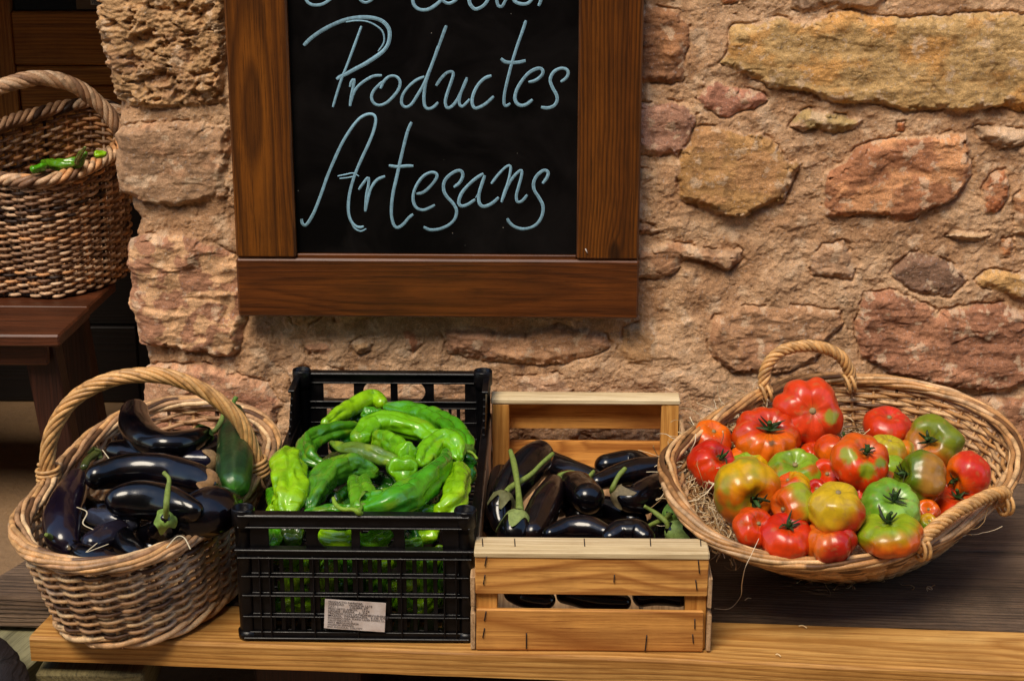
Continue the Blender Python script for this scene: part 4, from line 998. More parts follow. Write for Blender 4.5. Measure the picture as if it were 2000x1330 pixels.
# ================================================================== produce
M_AUB = vcol_mat('eggplant_skin', .26, .55, 60, .3, .0003, .22, 90, .09)
M_PEP = vcol_mat('pepper_skin', .27, .5, 70, .12, .0010, .4, 150, .09)
M_TOM = vcol_mat('tomato_skin', .30, .22, 160, .10, .0002, .34, 90, .18)
M_STEM = vcol_mat('green_stem', .6, 0, 260, .3, .0005, .3, 500)
M_CUC = vcol_mat('cucumber_skin', .38, .25, 120, .2, .0008, .4, 140, .2)
def path3(px, Z):
    Z = np.broadcast_to(np.asarray(Z, float), (len(px),))
    out = []
    for (x, y, r), z in zip(px, Z):
        p = atZ(x, y, z); out.append((*p, r*mpp(p)))
    return np.array(out)
def dense(Q, n=64):
    return resample(crom(Q, 400), n)
def roundcap(D, k0=1.0, k1=1.0):
    L = np.r_[0, np.cumsum(np.linalg.norm(np.diff(D[:, :3], axis=0), axis=1))]; r = D[:, 3].copy()
    def f(d, R): t = np.clip(d/R, 0, 1); return np.sqrt(np.maximum(1-(1-t)**2, 0.0004))
    return r*f(L, r[0]*k0+1e-6)*f(L[-1]-L, r[-1]*k1+1e-6), L
def capsample(Q, n=70, k0=1.0, k1=1.0):
    """extend both ends by their radius and sample densely near the ends"""
    D = crom(Q, 300); t0 = nrm(D[0, :3]-D[3, :3]); t1 = nrm(D[-1, :3]-D[-4, :3])
    h0 = D[:1].copy(); h0[0, :3] += t0*D[0, 3]*k0*.8; h1 = D[-1:].copy(); h1[0, :3] += t1*D[-1, 3]*k1*.8
    D = np.vstack([h0, D, h1]); L = np.r_[0, np.cumsum(np.linalg.norm(np.diff(D[:, :3], axis=0), axis=1))]
    s = np.linspace(0, 1, n); s = s+.9*(-np.sin(2*np.pi*s)/(2*np.pi))          # denser at the ends
    t = s*L[-1]; D = np.stack([np.interp(t, L, D[:, k]) for k in range(4)], 1)
    r, L = roundcap(D, k0, k1); D[:, 3] = r
    return D
def stemtube(g, P, r0, r1, C, n=8, seed=0):
    P = crom(np.asarray(P), 24); k = np.linspace(0, 1, 24)
    g.tube(P, (r0*(1-k)+r1*k)*(1+.12*np.sin(9*k+seed)), n, C if np.ndim(C) > 1 else np.array([np.asarray(C)*(1+.25*pn(np.array([[q*3, seed, 0]]), 3)[0]) for q in k]))
def calyx_cap(g, D, end, frac, C, lobes=5, seed=0, ln=1.0):
    """a jagged sleeve of sepals that hugs the end of the fruit"""
    P, R = D[:, :3], D[:, 3]
    if end == 'a': P, R = P[::-1], R[::-1]
    L = np.r_[0, np.cumsum(np.linalg.norm(np.diff(P, axis=0), axis=1))]; Lt = L[-1]
    Rm = np.interp(Lt*.85, L, R); base = Rm*frac
    T = nrm(np.gradient(P, axis=0)); N0 = nrm(np.cross(T[-8], A(.3, .2, 1))); B0 = np.cross(T[-8], N0)
    n, m = 40, 12; th = np.linspace(0, 2*np.pi, n, endpoint=False); s = np.linspace(0, 1, m)
    ext = base*(.55+ln*(.5+.5*np.cos(lobes*th+seed))**1.6*(1+.35*np.sin(2*th+seed)))
    V = np.zeros((m, n, 3)); 
    for i in range(m):
        d = Lt-ext*s[i]*1.0; Pc = np.stack([np.interp(d, L, P[:, k]) for k in range(3)], -1); rr = np.interp(d, L, R)
        off = rr*1.04+.0010+.0018*s[i]**3*(1+np.sin(3*th+seed))
        V[i] = Pc+(np.cos(th)*off)[:, None]*N0+(np.sin(th)*off)[:, None]*B0
    I, J = np.meshgrid(np.arange(m-1), np.arange(n), indexing='ij'); J2 = (J+1) % n
    F = np.stack([I*n+J, (I+1)*n+J, (I+1)*n+J2, I*n+J2], -1).reshape(-1, 4)
    Vf = V.reshape(-1, 3); c = np.asarray(C)*(1+.3*fbm(Vf*120, 3, 7)[:, None])
    V2 = Vf-(Vf-np.repeat(V.mean(1), n, 0))*0.05
    g.add(Vf, F, None, np.clip(c, .003, 1)); g.add(V2, F[:, ::-1], None, np.clip(c*.7, .003, 1))
    return P[-1]
G1, G2 = 'eggplants in the handled wicker basket', 'eggplants in the wooden crate'
def eggplant(label, px, Z, stem=None, group='eggplants in the handled wicker basket', col=(5, 3, 7), cal=None, calc=(92, 104, 50), frac=1.0, lobes=5, stemr=4.0, patch=None, seed=None, name='eggplant', stemz=None):
    seed = seed if seed is not None else int(px[0][0]+px[0][1]); px = [(x, y, r*((1.22 if group == G1 else 1.12) if r > 12 else 1.0)) for x, y, r in px]; Q = path3(px, Z); D = capsample(Q, 72, 1, 1)
    o0 = D[len(D)//2, :3]; root = thing(name, label, 'eggplant', tuple(o0), group)
    g = Geo(); th0 = seed
    V = g.tube(D[:, :3], D[:, 3], 36, lin(col), prof=lambda t, s: 1+.02*np.cos(3*t+seed)+.02*np.sin(2*t+4*s+seed))
    P = g.V[0]; n = fbm(P*12+seed, 3, 3)
    base = lin(col); C = base*(1+.5*n[:, None])
    mk = ss(.30, .55, fbm(P*A(55, 55, 55)+seed, 4, 9, .6))[:, None]*.10; C = C*(1-mk)+lin((70, 44, 30))*mk
    g.C[0] = np.clip(C, .001, 1)
    g.V[0] = P+.0012*fbm(P*28+seed, 2, 5)[:, None]*nrm(P-o0)
    g.build('body', M_AUB, root)
    if cal:
        g = Geo(); e = calyx_cap(g, D, cal, frac, lin(calc), lobes, seed)
        g.build('calyx', M_STEM, root)
        if stem:
            zz = stemz if stemz is not None else np.linspace(e[2]+.004, e[2]+.03, len(stem))
            pts = [e-(e-o0)*.04]+[atZ(x, y, z) for (x, y), z in zip(stem, np.broadcast_to(zz, (len(stem),)))]
            r = stemr*mpp(e); g = Geo(); stemtube(g, pts, r*1.25, r*.85, lin((112, 128, 56)), 8, seed); g.build('stem', M_STEM, root)
    return root
eggplant('large curved eggplant with a green calyx lying topmost in the wicker basket', [(262,803,22),(264,830,26),(284,856,26),(320,870,24),(362,864,21),(398,850,15)], [.205,.20,.195,.195,.195,.19], [(418,842),(430,826),(436,808),(440,792)], G1, cal='b', frac=.9, stemr=4.5, calc=(96,130,54))
eggplant('small eggplant tucked below the large curved eggplant in the wicker basket', [(222,880,17),(245,884,20),(285,892,20)], .168, None, G1)
eggplant('long straight eggplant lying across the middle of the wicker basket below the curved one', [(186,932,21),(230,922,26),(280,918,28),(335,922,27),(385,934,24),(412,945,16)], .182, None, G1, cal='b', frac=.7, calc=(130,96,58))
eggplant('eggplant lying just under the long straight one in the wicker basket', [(228,978,24),(265,976,30),(310,980,31),(350,990,27),(380,998,18)], .176, None, G1)
eggplant('dull eggplant standing upright along the left wall of the wicker basket', [(150,935,18),(136,970,27),(122,1010,31),(124,1050,28),(138,1075,18)], [.165,.158,.15,.14,.13], None, G1, col=(20,12,24))
eggplant('small eggplant with a green cap at the left end of the long straight eggplant', [(164,912,8),(172,898,9),(190,885,9)], [.172,.176,.178], None, G1, col=(60,66,30), cal='b', frac=1.6, calc=(98,108,58))
eggplant('fat round eggplant with brown scars near the black plastic crate corner', [(362,1028,26),(388,1010,38),(416,997,40),(440,985,30)], [.150,.158,.160,.155], None, G1)
eggplant('eggplant with its green stem sticking straight up at the centre of the wicker basket', [(262,1062,18),(288,1054,24),(312,1038,23),(323,1014,13)], [.112,.122,.142,.180], [(325,985),(328,955),(330,935),(320,923)], G1, cal='b', frac=1.25, calc=(112,138,60), stemz=[.206,.217,.226,.231], stemr=5)
eggplant('short bent eggplant with a blue sheen at the front rim of the wicker basket', [(232,1040,17),(241,1054,21),(254,1070,21),(270,1084,16)], .132, None, G1)
eggplant('wrinkled eggplant behind the short bent one near the front rim', [(178,1062,18),(205,1048,22),(235,1036,20)], .138, None, G1, col=(30,26,36))
eggplant('eggplant whose brown stem end points left at the front rim of the wicker basket', [(138,1070,11),(165,1083,17),(200,1094,19),(226,1096,14)], .133, [(112,1062),(98,1048),(90,1044)], G1, cal='a', frac=1.5, calc=(104,86,60), stemr=5)
eggplant('grey streaked eggplant lying deep in the middle of the wicker basket', [(180,1008,14),(215,1016,17),(260,1020,14)], .145, None, G1, col=(44,46,58))
eggplant('blue black eggplant with a dried brown cap beside the cucumber', [(338,898,15),(375,900,19),(410,902,18)], .172, None, G1, cal='b', frac=.8, calc=(140,112,76), col=(20,18,34))
for (pts, z), wh in zip((([(292,1072,18),(330,1066,20),(360,1052,16)], .118), ([(330,958,18),(370,962,20),(405,968,16)], .155), ([(160,985,18),(190,1000,20),(230,1000,20)], .125), ([(260,1010,24),(320,1005,24),(400,1030,24)], .105), ([(410,935,18),(440,965,22),(460,990,18)], .120), ([(250,860,20),(330,895,24),(420,870,20)], .140), ([(150,1040,22),(220,1070,24),(300,1090,18)], .095), ([(420,1000,20),(400,1040,22),(360,1065,20)], .105)), ['under the centre eggplant near the front rim', 'between the long straight and fat round ones', 'beside the dull upright one at the left', 'across the bottom in the middle', 'beside the tip of the cucumber', 'below the topmost curved one at the rear', 'at the bottom of the front left curve', 'at the bottom right by the black crate']):
    eggplant('half hidden eggplant in the wicker basket, '+wh, pts, z, None, G1)
# cucumber
Q = path3([(456,808,22),(457,845,30),(459,885,35),(458,920,36),(457,948,31)], [.188,.184,.178,.172,.166]); D = capsample(Q, 72)
cu_ = thing('cucumber', 'dark green cucumber standing on end beside the right foot of the basket handle', 'cucumber', tuple(D[36, :3]))
g = Geo(); g.tube(D[:, :3], D[:, 3], 40, (1, 1, 1), prof=lambda t, s: 1+.018*np.cos(9*t)+.012*np.cos(4*t+3*s)); P = g.V[0]
rel_ = np.r_[np.repeat(np.linspace(0, 1, 72), 40), 0, 1]; th_ = np.r_[np.tile(np.arange(40)/40*2*np.pi, 72), 0, 0]
tt = ss(.72, .98, rel_)[:, None]; C = lin((28, 52, 24))*(1-tt)+lin((52, 104, 26))*tt; C = C*(1+.35*fbm(P*A(80, 80, 80), 4, 3)[:, None]+.18*np.cos(9*th_)[:, None])
sp = (fbm(P*330, 1, 4) > .72)[:, None]; C = np.where(sp, lin((130, 140, 90)), C); g.C[0] = np.clip(C, .002, 1); g.build('body', M_CUC, cu_)
g = Geo(); stemtube(g, [D[0, :3], D[0, :3]+A(.0, .004, .010), D[0, :3]+A(.004, .008, .018)], .004, .003, lin((80, 110, 40))); g.build('stem', M_STEM, cu_)

eggplant('big glossy eggplant leaning on the left rear corner of the wooden crate', [(1057,884,24),(1040,903,32),(1012,935,34),(985,972,30),(972,1000,22)], [.125,.120,.110,.098,.09], None, G2)
eggplant('eggplant whose long stem leans right across the big glossy one', [(978,1025,18),(975,995,22),(984,972,17)], [.085,.100,.115], [(1000,950),(1035,928),(1058,905),(1080,886)], G2, cal='b', frac=1.3, calc=(96,96,60), stemz=[.124,.134,.144,.15], stemr=5)
eggplant('eggplant with an upright stem and spreading calyx at the left of the wooden crate', [(996,1066,24),(1004,1040,28),(1011,1012,21)], [.082,.100,.116], [(1014,975),(1010,940),(1004,905),(997,880)], G2, cal='b', frac=1.5, calc=(122,136,74), stemz=[.126,.140,.150,.156], stemr=6, lobes=4)
eggplant('smooth eggplant lying obliquely right of the upright stem in the wooden crate', [(1082,948,20),(1070,975,28),(1054,1010,30),(1038,1044,24)], [.112,.112,.105,.098], None, G2, col=(24,14,14))
eggplant('eggplant seen end-on with a scarred tip in the centre of the wooden crate', [(1105,940,22),(1130,955,30),(1150,974,29)], [.098,.108,.120], None, G2)
eggplant('long eggplant lying along the rear of the wooden crate near the tomato basket', [(1165,942,14),(1205,930,20),(1250,920,24),(1292,916,22)], [.112,.112,.113,.112], None, G2)
eggplant('pear shaped eggplant with an upright stem and lilac calyx right of the centre', [(1285,952,26),(1262,968,30),(1236,976,26),(1208,966,17)], [.108,.108,.110,.116], [(1198,950),(1208,930),(1222,914)], G2, cal='b', frac=1.2, calc=(104,92,66), stemz=[.13,.142,.15], stemr=5)
eggplant('flat lying eggplant with a blue sheen along the front batten of the wooden crate', [(1072,1044,15),(1108,1034,23),(1150,1034,25),(1185,1044,18)], .108, None, G2)
eggplant('short rounded eggplant beside the front batten, second from the right corner', [(1190,1050,16),(1212,1040,24),(1243,1040,25),(1262,1050,18)], [.11,.112,.112,.11], None, G2)
eggplant('eggplant with a green calyx in the front right corner of the wooden crate', [(1345,1052,22),(1332,1045,24),(1316,1036,18)], [.095,.100,.108], [(1300,1018),(1278,1000),(1258,988)], G2, cal='b', frac=1.6, calc=(118,140,70), stemz=[.122,.130,.138], stemr=4.5)
eggplant('eggplant with a leafy green cap, its stem pointing left beside the tomato basket', [(1345,1000,20),(1330,1000,22),(1312,1004,14)], [.098,.104,.110], [(1300,1012),(1282,1020),(1264,1028)], G2, cal='b', frac=1.7, calc=(104,140,56), stemz=[.116,.118,.12], stemr=4.5, lobes=3)
eggplant('eggplant with a curly green stem at the rear of the wooden crate', [(1090,990,22),(1094,962,22),(1092,942,14)], [.080,.096,.108], [(1098,926),(1120,922),(1148,930),(1160,920)], G2, cal='b', frac=1.1, calc=(92,112,52), stemz=[.116,.120,.120,.124], stemr=4)
for (pts, z), wh in zip((([(1000,1155,18),(1030,1165,20),(1070,1172,16)], .060), ([(1100,1160,16),(1160,1170,20),(1220,1176,14)], .058), ([(1250,1165,18),(1290,1160,20),(1330,1168,16)], .060), ([(1130,1010,28),(1180,1000,30),(1240,1020,26)], .075), ([(1060,900,24),(1110,925,26),(1160,940,22)], .065), ([(1040,1060,24),(1100,1070,26),(1160,1075,24)], .062), ([(1200,1075,24),(1260,1070,26),(1310,1068,24)], .062), ([(1180,910,22),(1240,905,24),(1290,940,22)], .072), ([(1300,1000,24),(1290,1030,26),(1270,1050,22)], .075), ([(980,930,22),(975,980,26),(970,1030,24)], .055)), ['seen in the front gap at its left end', 'seen in the middle of the front gap', 'seen in the front gap at its right end', 'under the centre of the heap', 'under the rear centre', 'behind the front batten at the left', 'behind the front batten at the right', 'under the long one at the rear', 'low by the right side', 'low along the left side']):
    eggplant('bottom layer eggplant in the wooden crate, '+wh, pts, z, None, G2)

# ---- peppers
def pepper(label, px, Z, col=(96, 150, 22), col2=None, stem=None, cal=None, stemz=None, seed=None, lob=.10, crease=.18, lump=.075, dimple=None, group='green peppers in the black crate', patch=None, stemr=3.6):
    seed = seed if seed is not None else int(px[0][0]*3+px[0][1]); px = [(x, y, r*(1.03 if r > 11 else 1.0)) for x, y, r in px]; Q = path3(px, Z); D = capsample(Q, 110, 1, 1); D[:, :3] += .0022*np.stack([pn(D[:, :3]*55+k_*7.7, 30) for k_ in range(3)], 1)
    r3 = np.random.default_rng(seed); ph, tw = r3.uniform(0, 6.28), r3.uniform(-1.6, 1.6)
    o0 = D[len(D)//2, :3].copy()
    if dimple:                                            # fold the stem end back into a ring
        E = D if dimple == 'b' else D[::-1].copy()
        T1 = nrm(E[-40, :3]-E[-58, :3]); R = E[-34, 3]; E = E[:-21]
        last = E[-1].copy(); ex = []
        for a, f in ((.10, .98), (.20, .90), (.25, .78), (.22, .64), (.12, .54), (-.02, .46), (-.16, .38), (-.22, .20), (-.23, .03)):
            q = last.copy(); q[:3] = last[:3]+T1*R*a*1.3; q[3] = R*f; ex.append(q)
        D = np.vstack([E, ex]) if dimple == 'b' else np.vstack([E, ex])[::-1]
        tip = last[:3]-T1*R*.28; tipT = T1; tipR = R
    def prof(t, s):
        a = t+ph+tw*s
        v = 1+lob*np.cos(3*a)-crease*(.6+.8*pn(np.stack([s*6+seed, s*0, np.floor(a*3/(2*np.pi))*3.1], -1), 17))*np.exp(-((np.abs(((a*3/(2*np.pi)) % 1)-.5)-.0)/.11)**2)+.03*np.sin(2*a+5*s)
        v = v+lump*2.4*fbm(np.stack([np.cos(t)*1.0+seed, np.sin(t)*1.0, s*4.5], -1), 2, 11)
        return v+(.022+.30*lump)*fbm(np.stack([np.cos(t)*1.5+seed, np.sin(t)*1.5, s*26], -1), 2, 12)
    root = thing('green_pepper', label, 'pepper', tuple(o0), group)
    g = Geo(); g.tube(D[:, :3], D[:, 3], 60, (1, 1, 1), prof=prof); P = g.V[0]
    ax_ = np.vstack([np.repeat(D[:, :3], 60, 0), D[:1, :3], D[-1:, :3]]); rad = P-ax_; rl = np.linalg.norm(rad, axis=1)
    for q in range(7):                                    # dents and folds where the thin walls have sunk in
        i_ = r3.integers(18, len(D)-26); R_ = D[i_, 3]
        if R_ < .006: continue
        dr = nrm(A(r3.normal()*.8, -abs(r3.normal())*.7, abs(r3.normal())*.9+.2)); c_ = D[i_, :3]+dr*R_*.95
        tn = nrm(D[min(i_+2, len(D)-1), :3]-D[i_-2, :3]); dv_ = P-c_; al = dv_@tn; pe = np.linalg.norm(dv_-al[:, None]*tn, axis=1)
        sl, sp_ = R_*r3.uniform(.4, 1.6), R_*r3.uniform(.22, .5)
        P -= nrm(rad)*(R_*r3.uniform(.12, .34)*np.exp(-(al/sl)**2-(pe/sp_)**2))[:, None]*np.minimum(1, rl/(.4*R_))[:, None]
    c1 = lin(col); c2 = lin(col2) if col2 else c1*A(.38, .55, .6)
    f = ss(-.25, .5, fbm(P*22+seed, 4, 13))[:, None]; C = c1*(1-f*.5)+c2*f*.5
    f = ss(.34, .75, fbm(P*30+seed+9, 3, 14))[:, None]*.35; C = C*(1-f)+lin((150, 170, 30))*f*.9
    C = C*(1+.12*fbm(P*130, 3, 15)[:, None])
    if patch:
        q = atZ(patch[0], patch[1], patch[2]); d = np.linalg.norm(P-q, axis=1)/(patch[3]*mpp(q)); f = ss(1.2, .5, d+.5*fbm(P*90, 3, 16))[:, None]; C = C*(1-f)+lin(patch[4])*f
    g.C[0] = np.clip(C, .002, 1); g.build('body', M_PEP, root)
    ce = lin((98, 132, 38))
    if dimple:
        g = Geo(); P = np.array([tip, tip+tipT*tipR*.14, tip+tipT*tipR*.24]); n = 26; t = np.arange(n)/n*2*np.pi
        g.tube(np.array([tip-tipT*.002, tip+tipT*tipR*.06, tip+tipT*tipR*.10, tip+tipT*tipR*.11]), np.array([.50, .46, .34, .12])*tipR, 26, ce*.9, prof=lambda t, s: 1+.10*np.cos(6*t+seed))
        g.build('calyx', M_STEM, root)
        g = Geo(); stemtube(g, [tip, tip+tipT*tipR*.22, tip+tipT*tipR*.42+A(.002, 0, .001)], tipR*.24, tipR*.20, lin((126, 150, 44)), 10); g.build('stem', M_STEM, root)
    elif cal:
        g = Geo(); e = calyx_cap(g, D, cal, .62, ce, 6, seed, .45); g.build('calyx', M_STEM, root)
        if stem:
            zz = stemz if stemz is not None else e[2]+.012
            pts = [e-(e-o0)*.04]+[atZ(x, y, z) for (x, y), z in zip(stem, np.broadcast_to(zz, (len(stem),)))]
            r = stemr*mpp(e); g = Geo(); stemtube(g, pts, r*1.5, r*.9, lin((118, 150, 40)), 10, seed); g.build('stem', M_STEM, root)
    return root
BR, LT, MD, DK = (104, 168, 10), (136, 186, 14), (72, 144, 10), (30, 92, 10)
pepper('slim light green pepper topmost on the heap against the rear crate wall', [(636,828,11),(668,806,16),(702,786,18),(730,777,17),(746,786,12)], .150, LT, lump=.02, lob=.03, crease=.03)
pepper('long green pepper curving down the top right edge of the heap', [(756,797,11),(795,802,17),(838,814,20),(876,836,22),(904,862,19),(913,880,13)], [.150,.152,.154,.154,.152,.148], MD, cal='b', crease=.2)
pepper('large bright pepper arching across the upper middle of the heap', [(706,858,20),(730,832,25),(775,829,25),(820,842,22),(862,862,15)], [.158,.162,.164,.160,.155], BR)
pepper('small knobbly pepper tip between the two topmost peppers', [(716,810,13),(740,808,13)], .146, MD, lob=.14, crease=.2)
pepper('dark green pepper bent like an elbow at the left of the heap', [(694,836,12),(660,842,17),(622,850,19),(598,868,20),(604,892,18),(624,905,12)], [.150,.154,.158,.158,.154,.148], (66, 128, 16))
pepper('broad yellowish green pepper hanging at the far left corner of the heap', [(568,892,23),(563,918,34),(566,952,33),(563,980,30),(560,1000,22)], [.168,.170,.164,.158,.152], LT, lump=.10, crease=.26, lob=.12)
pepper('pepper with a blue green tip lying diagonally right of the broad corner pepper', [(606,988,14),(618,958,24),(642,928,27),(678,910,26),(712,914,20),(732,922,13)], [.152,.160,.166,.166,.160,.155], (78, 138, 20), (20, 84, 40))
pepper('narrow pepper with brownish skin and a curled pointed tip', [(647,864,5),(665,873,11),(697,880,16),(728,886,17),(760,900,15),(776,908,11)], [.172,.174,.176,.176,.172,.168], (98, 136, 36), (70, 80, 34), lump=.03, lob=.04, crease=.05, patch=(692, 878, .186, 8, (70, 40, 26)))
pepper('curled pepper showing its stem end just above the ring shaped one', [(735,858,16),(760,862,20),(783,872,21),(795,880,20)], [.158,.164,.168,.172], BR, dimple='b', crease=.16)
pepper('pepper seen end-on as a ring around its stem in the middle of the heap', [(778,905,22),(783,912,27),(787,920,28)], [.120,.145,.170], BR, dimple='b', lump=.05, crease=.05)
pepper('folded bright pepper right of the ring shaped one', [(822,902,14),(840,878,20),(868,862,20),(890,870,18),(896,892,12)], [.160,.164,.168,.168,.160], BR, crease=.22, lump=.1)
pepper('largest pepper, lying diagonally with wrinkled green skin over the front of the heap', [(724,988,28),(760,984,33),(802,962,32),(842,930,26),(866,902,19),(876,886,10)], [.172,.176,.178,.178,.176,.172], (70, 146, 20), (34, 110, 30), lump=.09, crease=.2, cal='a')
pepper('short upright pepper with a long curved stem pointing left', [(702,942,20),(706,970,24),(710,1000,24)], [.168,.168,.166], (92, 152, 22), cal='b', stem=[(700,1000),(690,995),(668,994),(655,984),(651,972)], stemz=[.180,.182,.182,.184,.188], crease=.14, stemr=4)
pepper('pale lumpy pepper standing along the right wall of the crate', [(894,915,20),(897,938,25),(893,965,25),(880,988,24),(862,1002,20)], [.160,.164,.162,.158,.152], LT, lump=.10, lob=.04)
pepper('small dark pepper with a thin arching stem at the right edge of the heap', [(925,905,10),(912,898,13),(902,892,12)], [.140,.146,.148], DK, cal='b', stem=[(908,882),(922,884),(932,896)], stemz=[.158,.158,.154], stemr=2.6)
pepper('dark green pepper lying low behind the front rim left of the curved stem', [(600,1004,9),(640,1000,14),(685,998,14)], .148, (60, 128, 18))
pepper('pepper peeping over the front rim at the right of the heap', [(815,1003,12),(840,998,15),(862,1000,12)], .146, MD)
pepper('small pepper end in the front left corner under the broad yellowish one', [(530,998,14),(556,1002,14)], .146, LT)
# seen through the openings of the front wall and in the gaps
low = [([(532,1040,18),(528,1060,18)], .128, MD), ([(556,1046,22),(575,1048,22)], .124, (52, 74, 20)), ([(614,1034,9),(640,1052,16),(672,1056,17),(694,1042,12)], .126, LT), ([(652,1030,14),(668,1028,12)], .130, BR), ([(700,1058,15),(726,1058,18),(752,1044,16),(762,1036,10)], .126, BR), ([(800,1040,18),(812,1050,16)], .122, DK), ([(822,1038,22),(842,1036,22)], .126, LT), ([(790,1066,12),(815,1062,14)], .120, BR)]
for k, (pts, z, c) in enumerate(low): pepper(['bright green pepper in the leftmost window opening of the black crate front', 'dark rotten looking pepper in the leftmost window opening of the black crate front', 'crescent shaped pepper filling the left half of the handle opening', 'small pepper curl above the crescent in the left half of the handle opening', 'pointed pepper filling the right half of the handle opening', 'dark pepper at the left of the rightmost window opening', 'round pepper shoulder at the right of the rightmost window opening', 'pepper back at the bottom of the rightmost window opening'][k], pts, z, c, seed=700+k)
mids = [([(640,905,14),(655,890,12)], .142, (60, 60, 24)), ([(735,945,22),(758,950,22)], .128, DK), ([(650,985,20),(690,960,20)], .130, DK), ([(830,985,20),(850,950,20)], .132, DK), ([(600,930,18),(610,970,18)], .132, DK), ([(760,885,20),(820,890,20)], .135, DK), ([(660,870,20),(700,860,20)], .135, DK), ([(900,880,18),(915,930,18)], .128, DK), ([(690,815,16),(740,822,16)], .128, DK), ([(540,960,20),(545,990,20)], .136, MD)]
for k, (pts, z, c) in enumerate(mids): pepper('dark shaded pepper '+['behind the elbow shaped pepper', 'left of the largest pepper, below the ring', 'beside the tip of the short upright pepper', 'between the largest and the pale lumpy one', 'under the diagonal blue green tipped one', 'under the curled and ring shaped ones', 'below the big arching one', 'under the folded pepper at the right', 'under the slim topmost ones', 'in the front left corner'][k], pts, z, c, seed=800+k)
r4 = np.random.default_rng(12)
for k in range(26):
    x = -.372+(k % 9)*.031+r4.uniform(-.006, .006); z = (.096, .066, .034)[k//9]+r4.uniform(-.008, .008); y = PC['y']+.026+r4.uniform(0, .006)
    o_ = A(x, y, z); d = A(r4.uniform(-.5, .5), r4.uniform(0, .6), r4.uniform(-1, 1)); d = nrm(d)*r4.uniform(.02, .035)
    def pj(p):
        v = p-CAM; zc = v@_f; return (1000+FPX*(v@_r)/zc, 665-FPX*(v@_u)/zc)
    a_, b_ = o_-d+A(0, abs(d[1]), 0), o_+d+A(0, abs(d[1]), 0); a_[2] = max(a_[2], .03); b_[2] = min(max(b_[2], .03), .11)
    pts = [(*pj(a_), r4.uniform(13, 18)), (*pj((a_+b_)/2), r4.uniform(17, 22)), (*pj(b_), r4.uniform(10, 16))]
    pepper('pepper behind the front slots of the black crate, '+['top', 'middle', 'bottom'][k//9]+' row, '+['leftmost', 'second', 'third', 'fourth', 'fifth', 'sixth', 'seventh', 'eighth', 'ninth'][k % 9]+('' if k % 9 == 0 else ' from the left'), pts, [a_[2], (a_[2]+b_[2])/2, b_[2]], [LT, BR, LT, MD, BR][k % 5], seed=900+k)
# peppers in the dark basket
G4 = 'green peppers in the dark rattan basket'
pepper('green pepper leaning up inside the dark rattan basket near its front rim', [(88,318,9),(115,322,12),(150,318,11),(165,300,5)], [.425,.43,.435,.455], (84, 134, 20), seed=31, group=G4, lump=.03)
pepper('small pepper tip at the left of the dark rattan basket opening', [(66,330,8),(86,326,8)], .435, MD, seed=32, group=G4)
pepper('thin brownish green pepper stem end standing up in the dark rattan basket', [(150,316,5),(158,300,5),(166,288,3)], [.44,.46,.475], (96, 110, 50), seed=33, group=G4, lump=.02)
pepper('pepper tip just inside the right rim of the dark rattan basket', [(188,303,8),(202,301,7)], .455, LT, seed=34, group=G4)

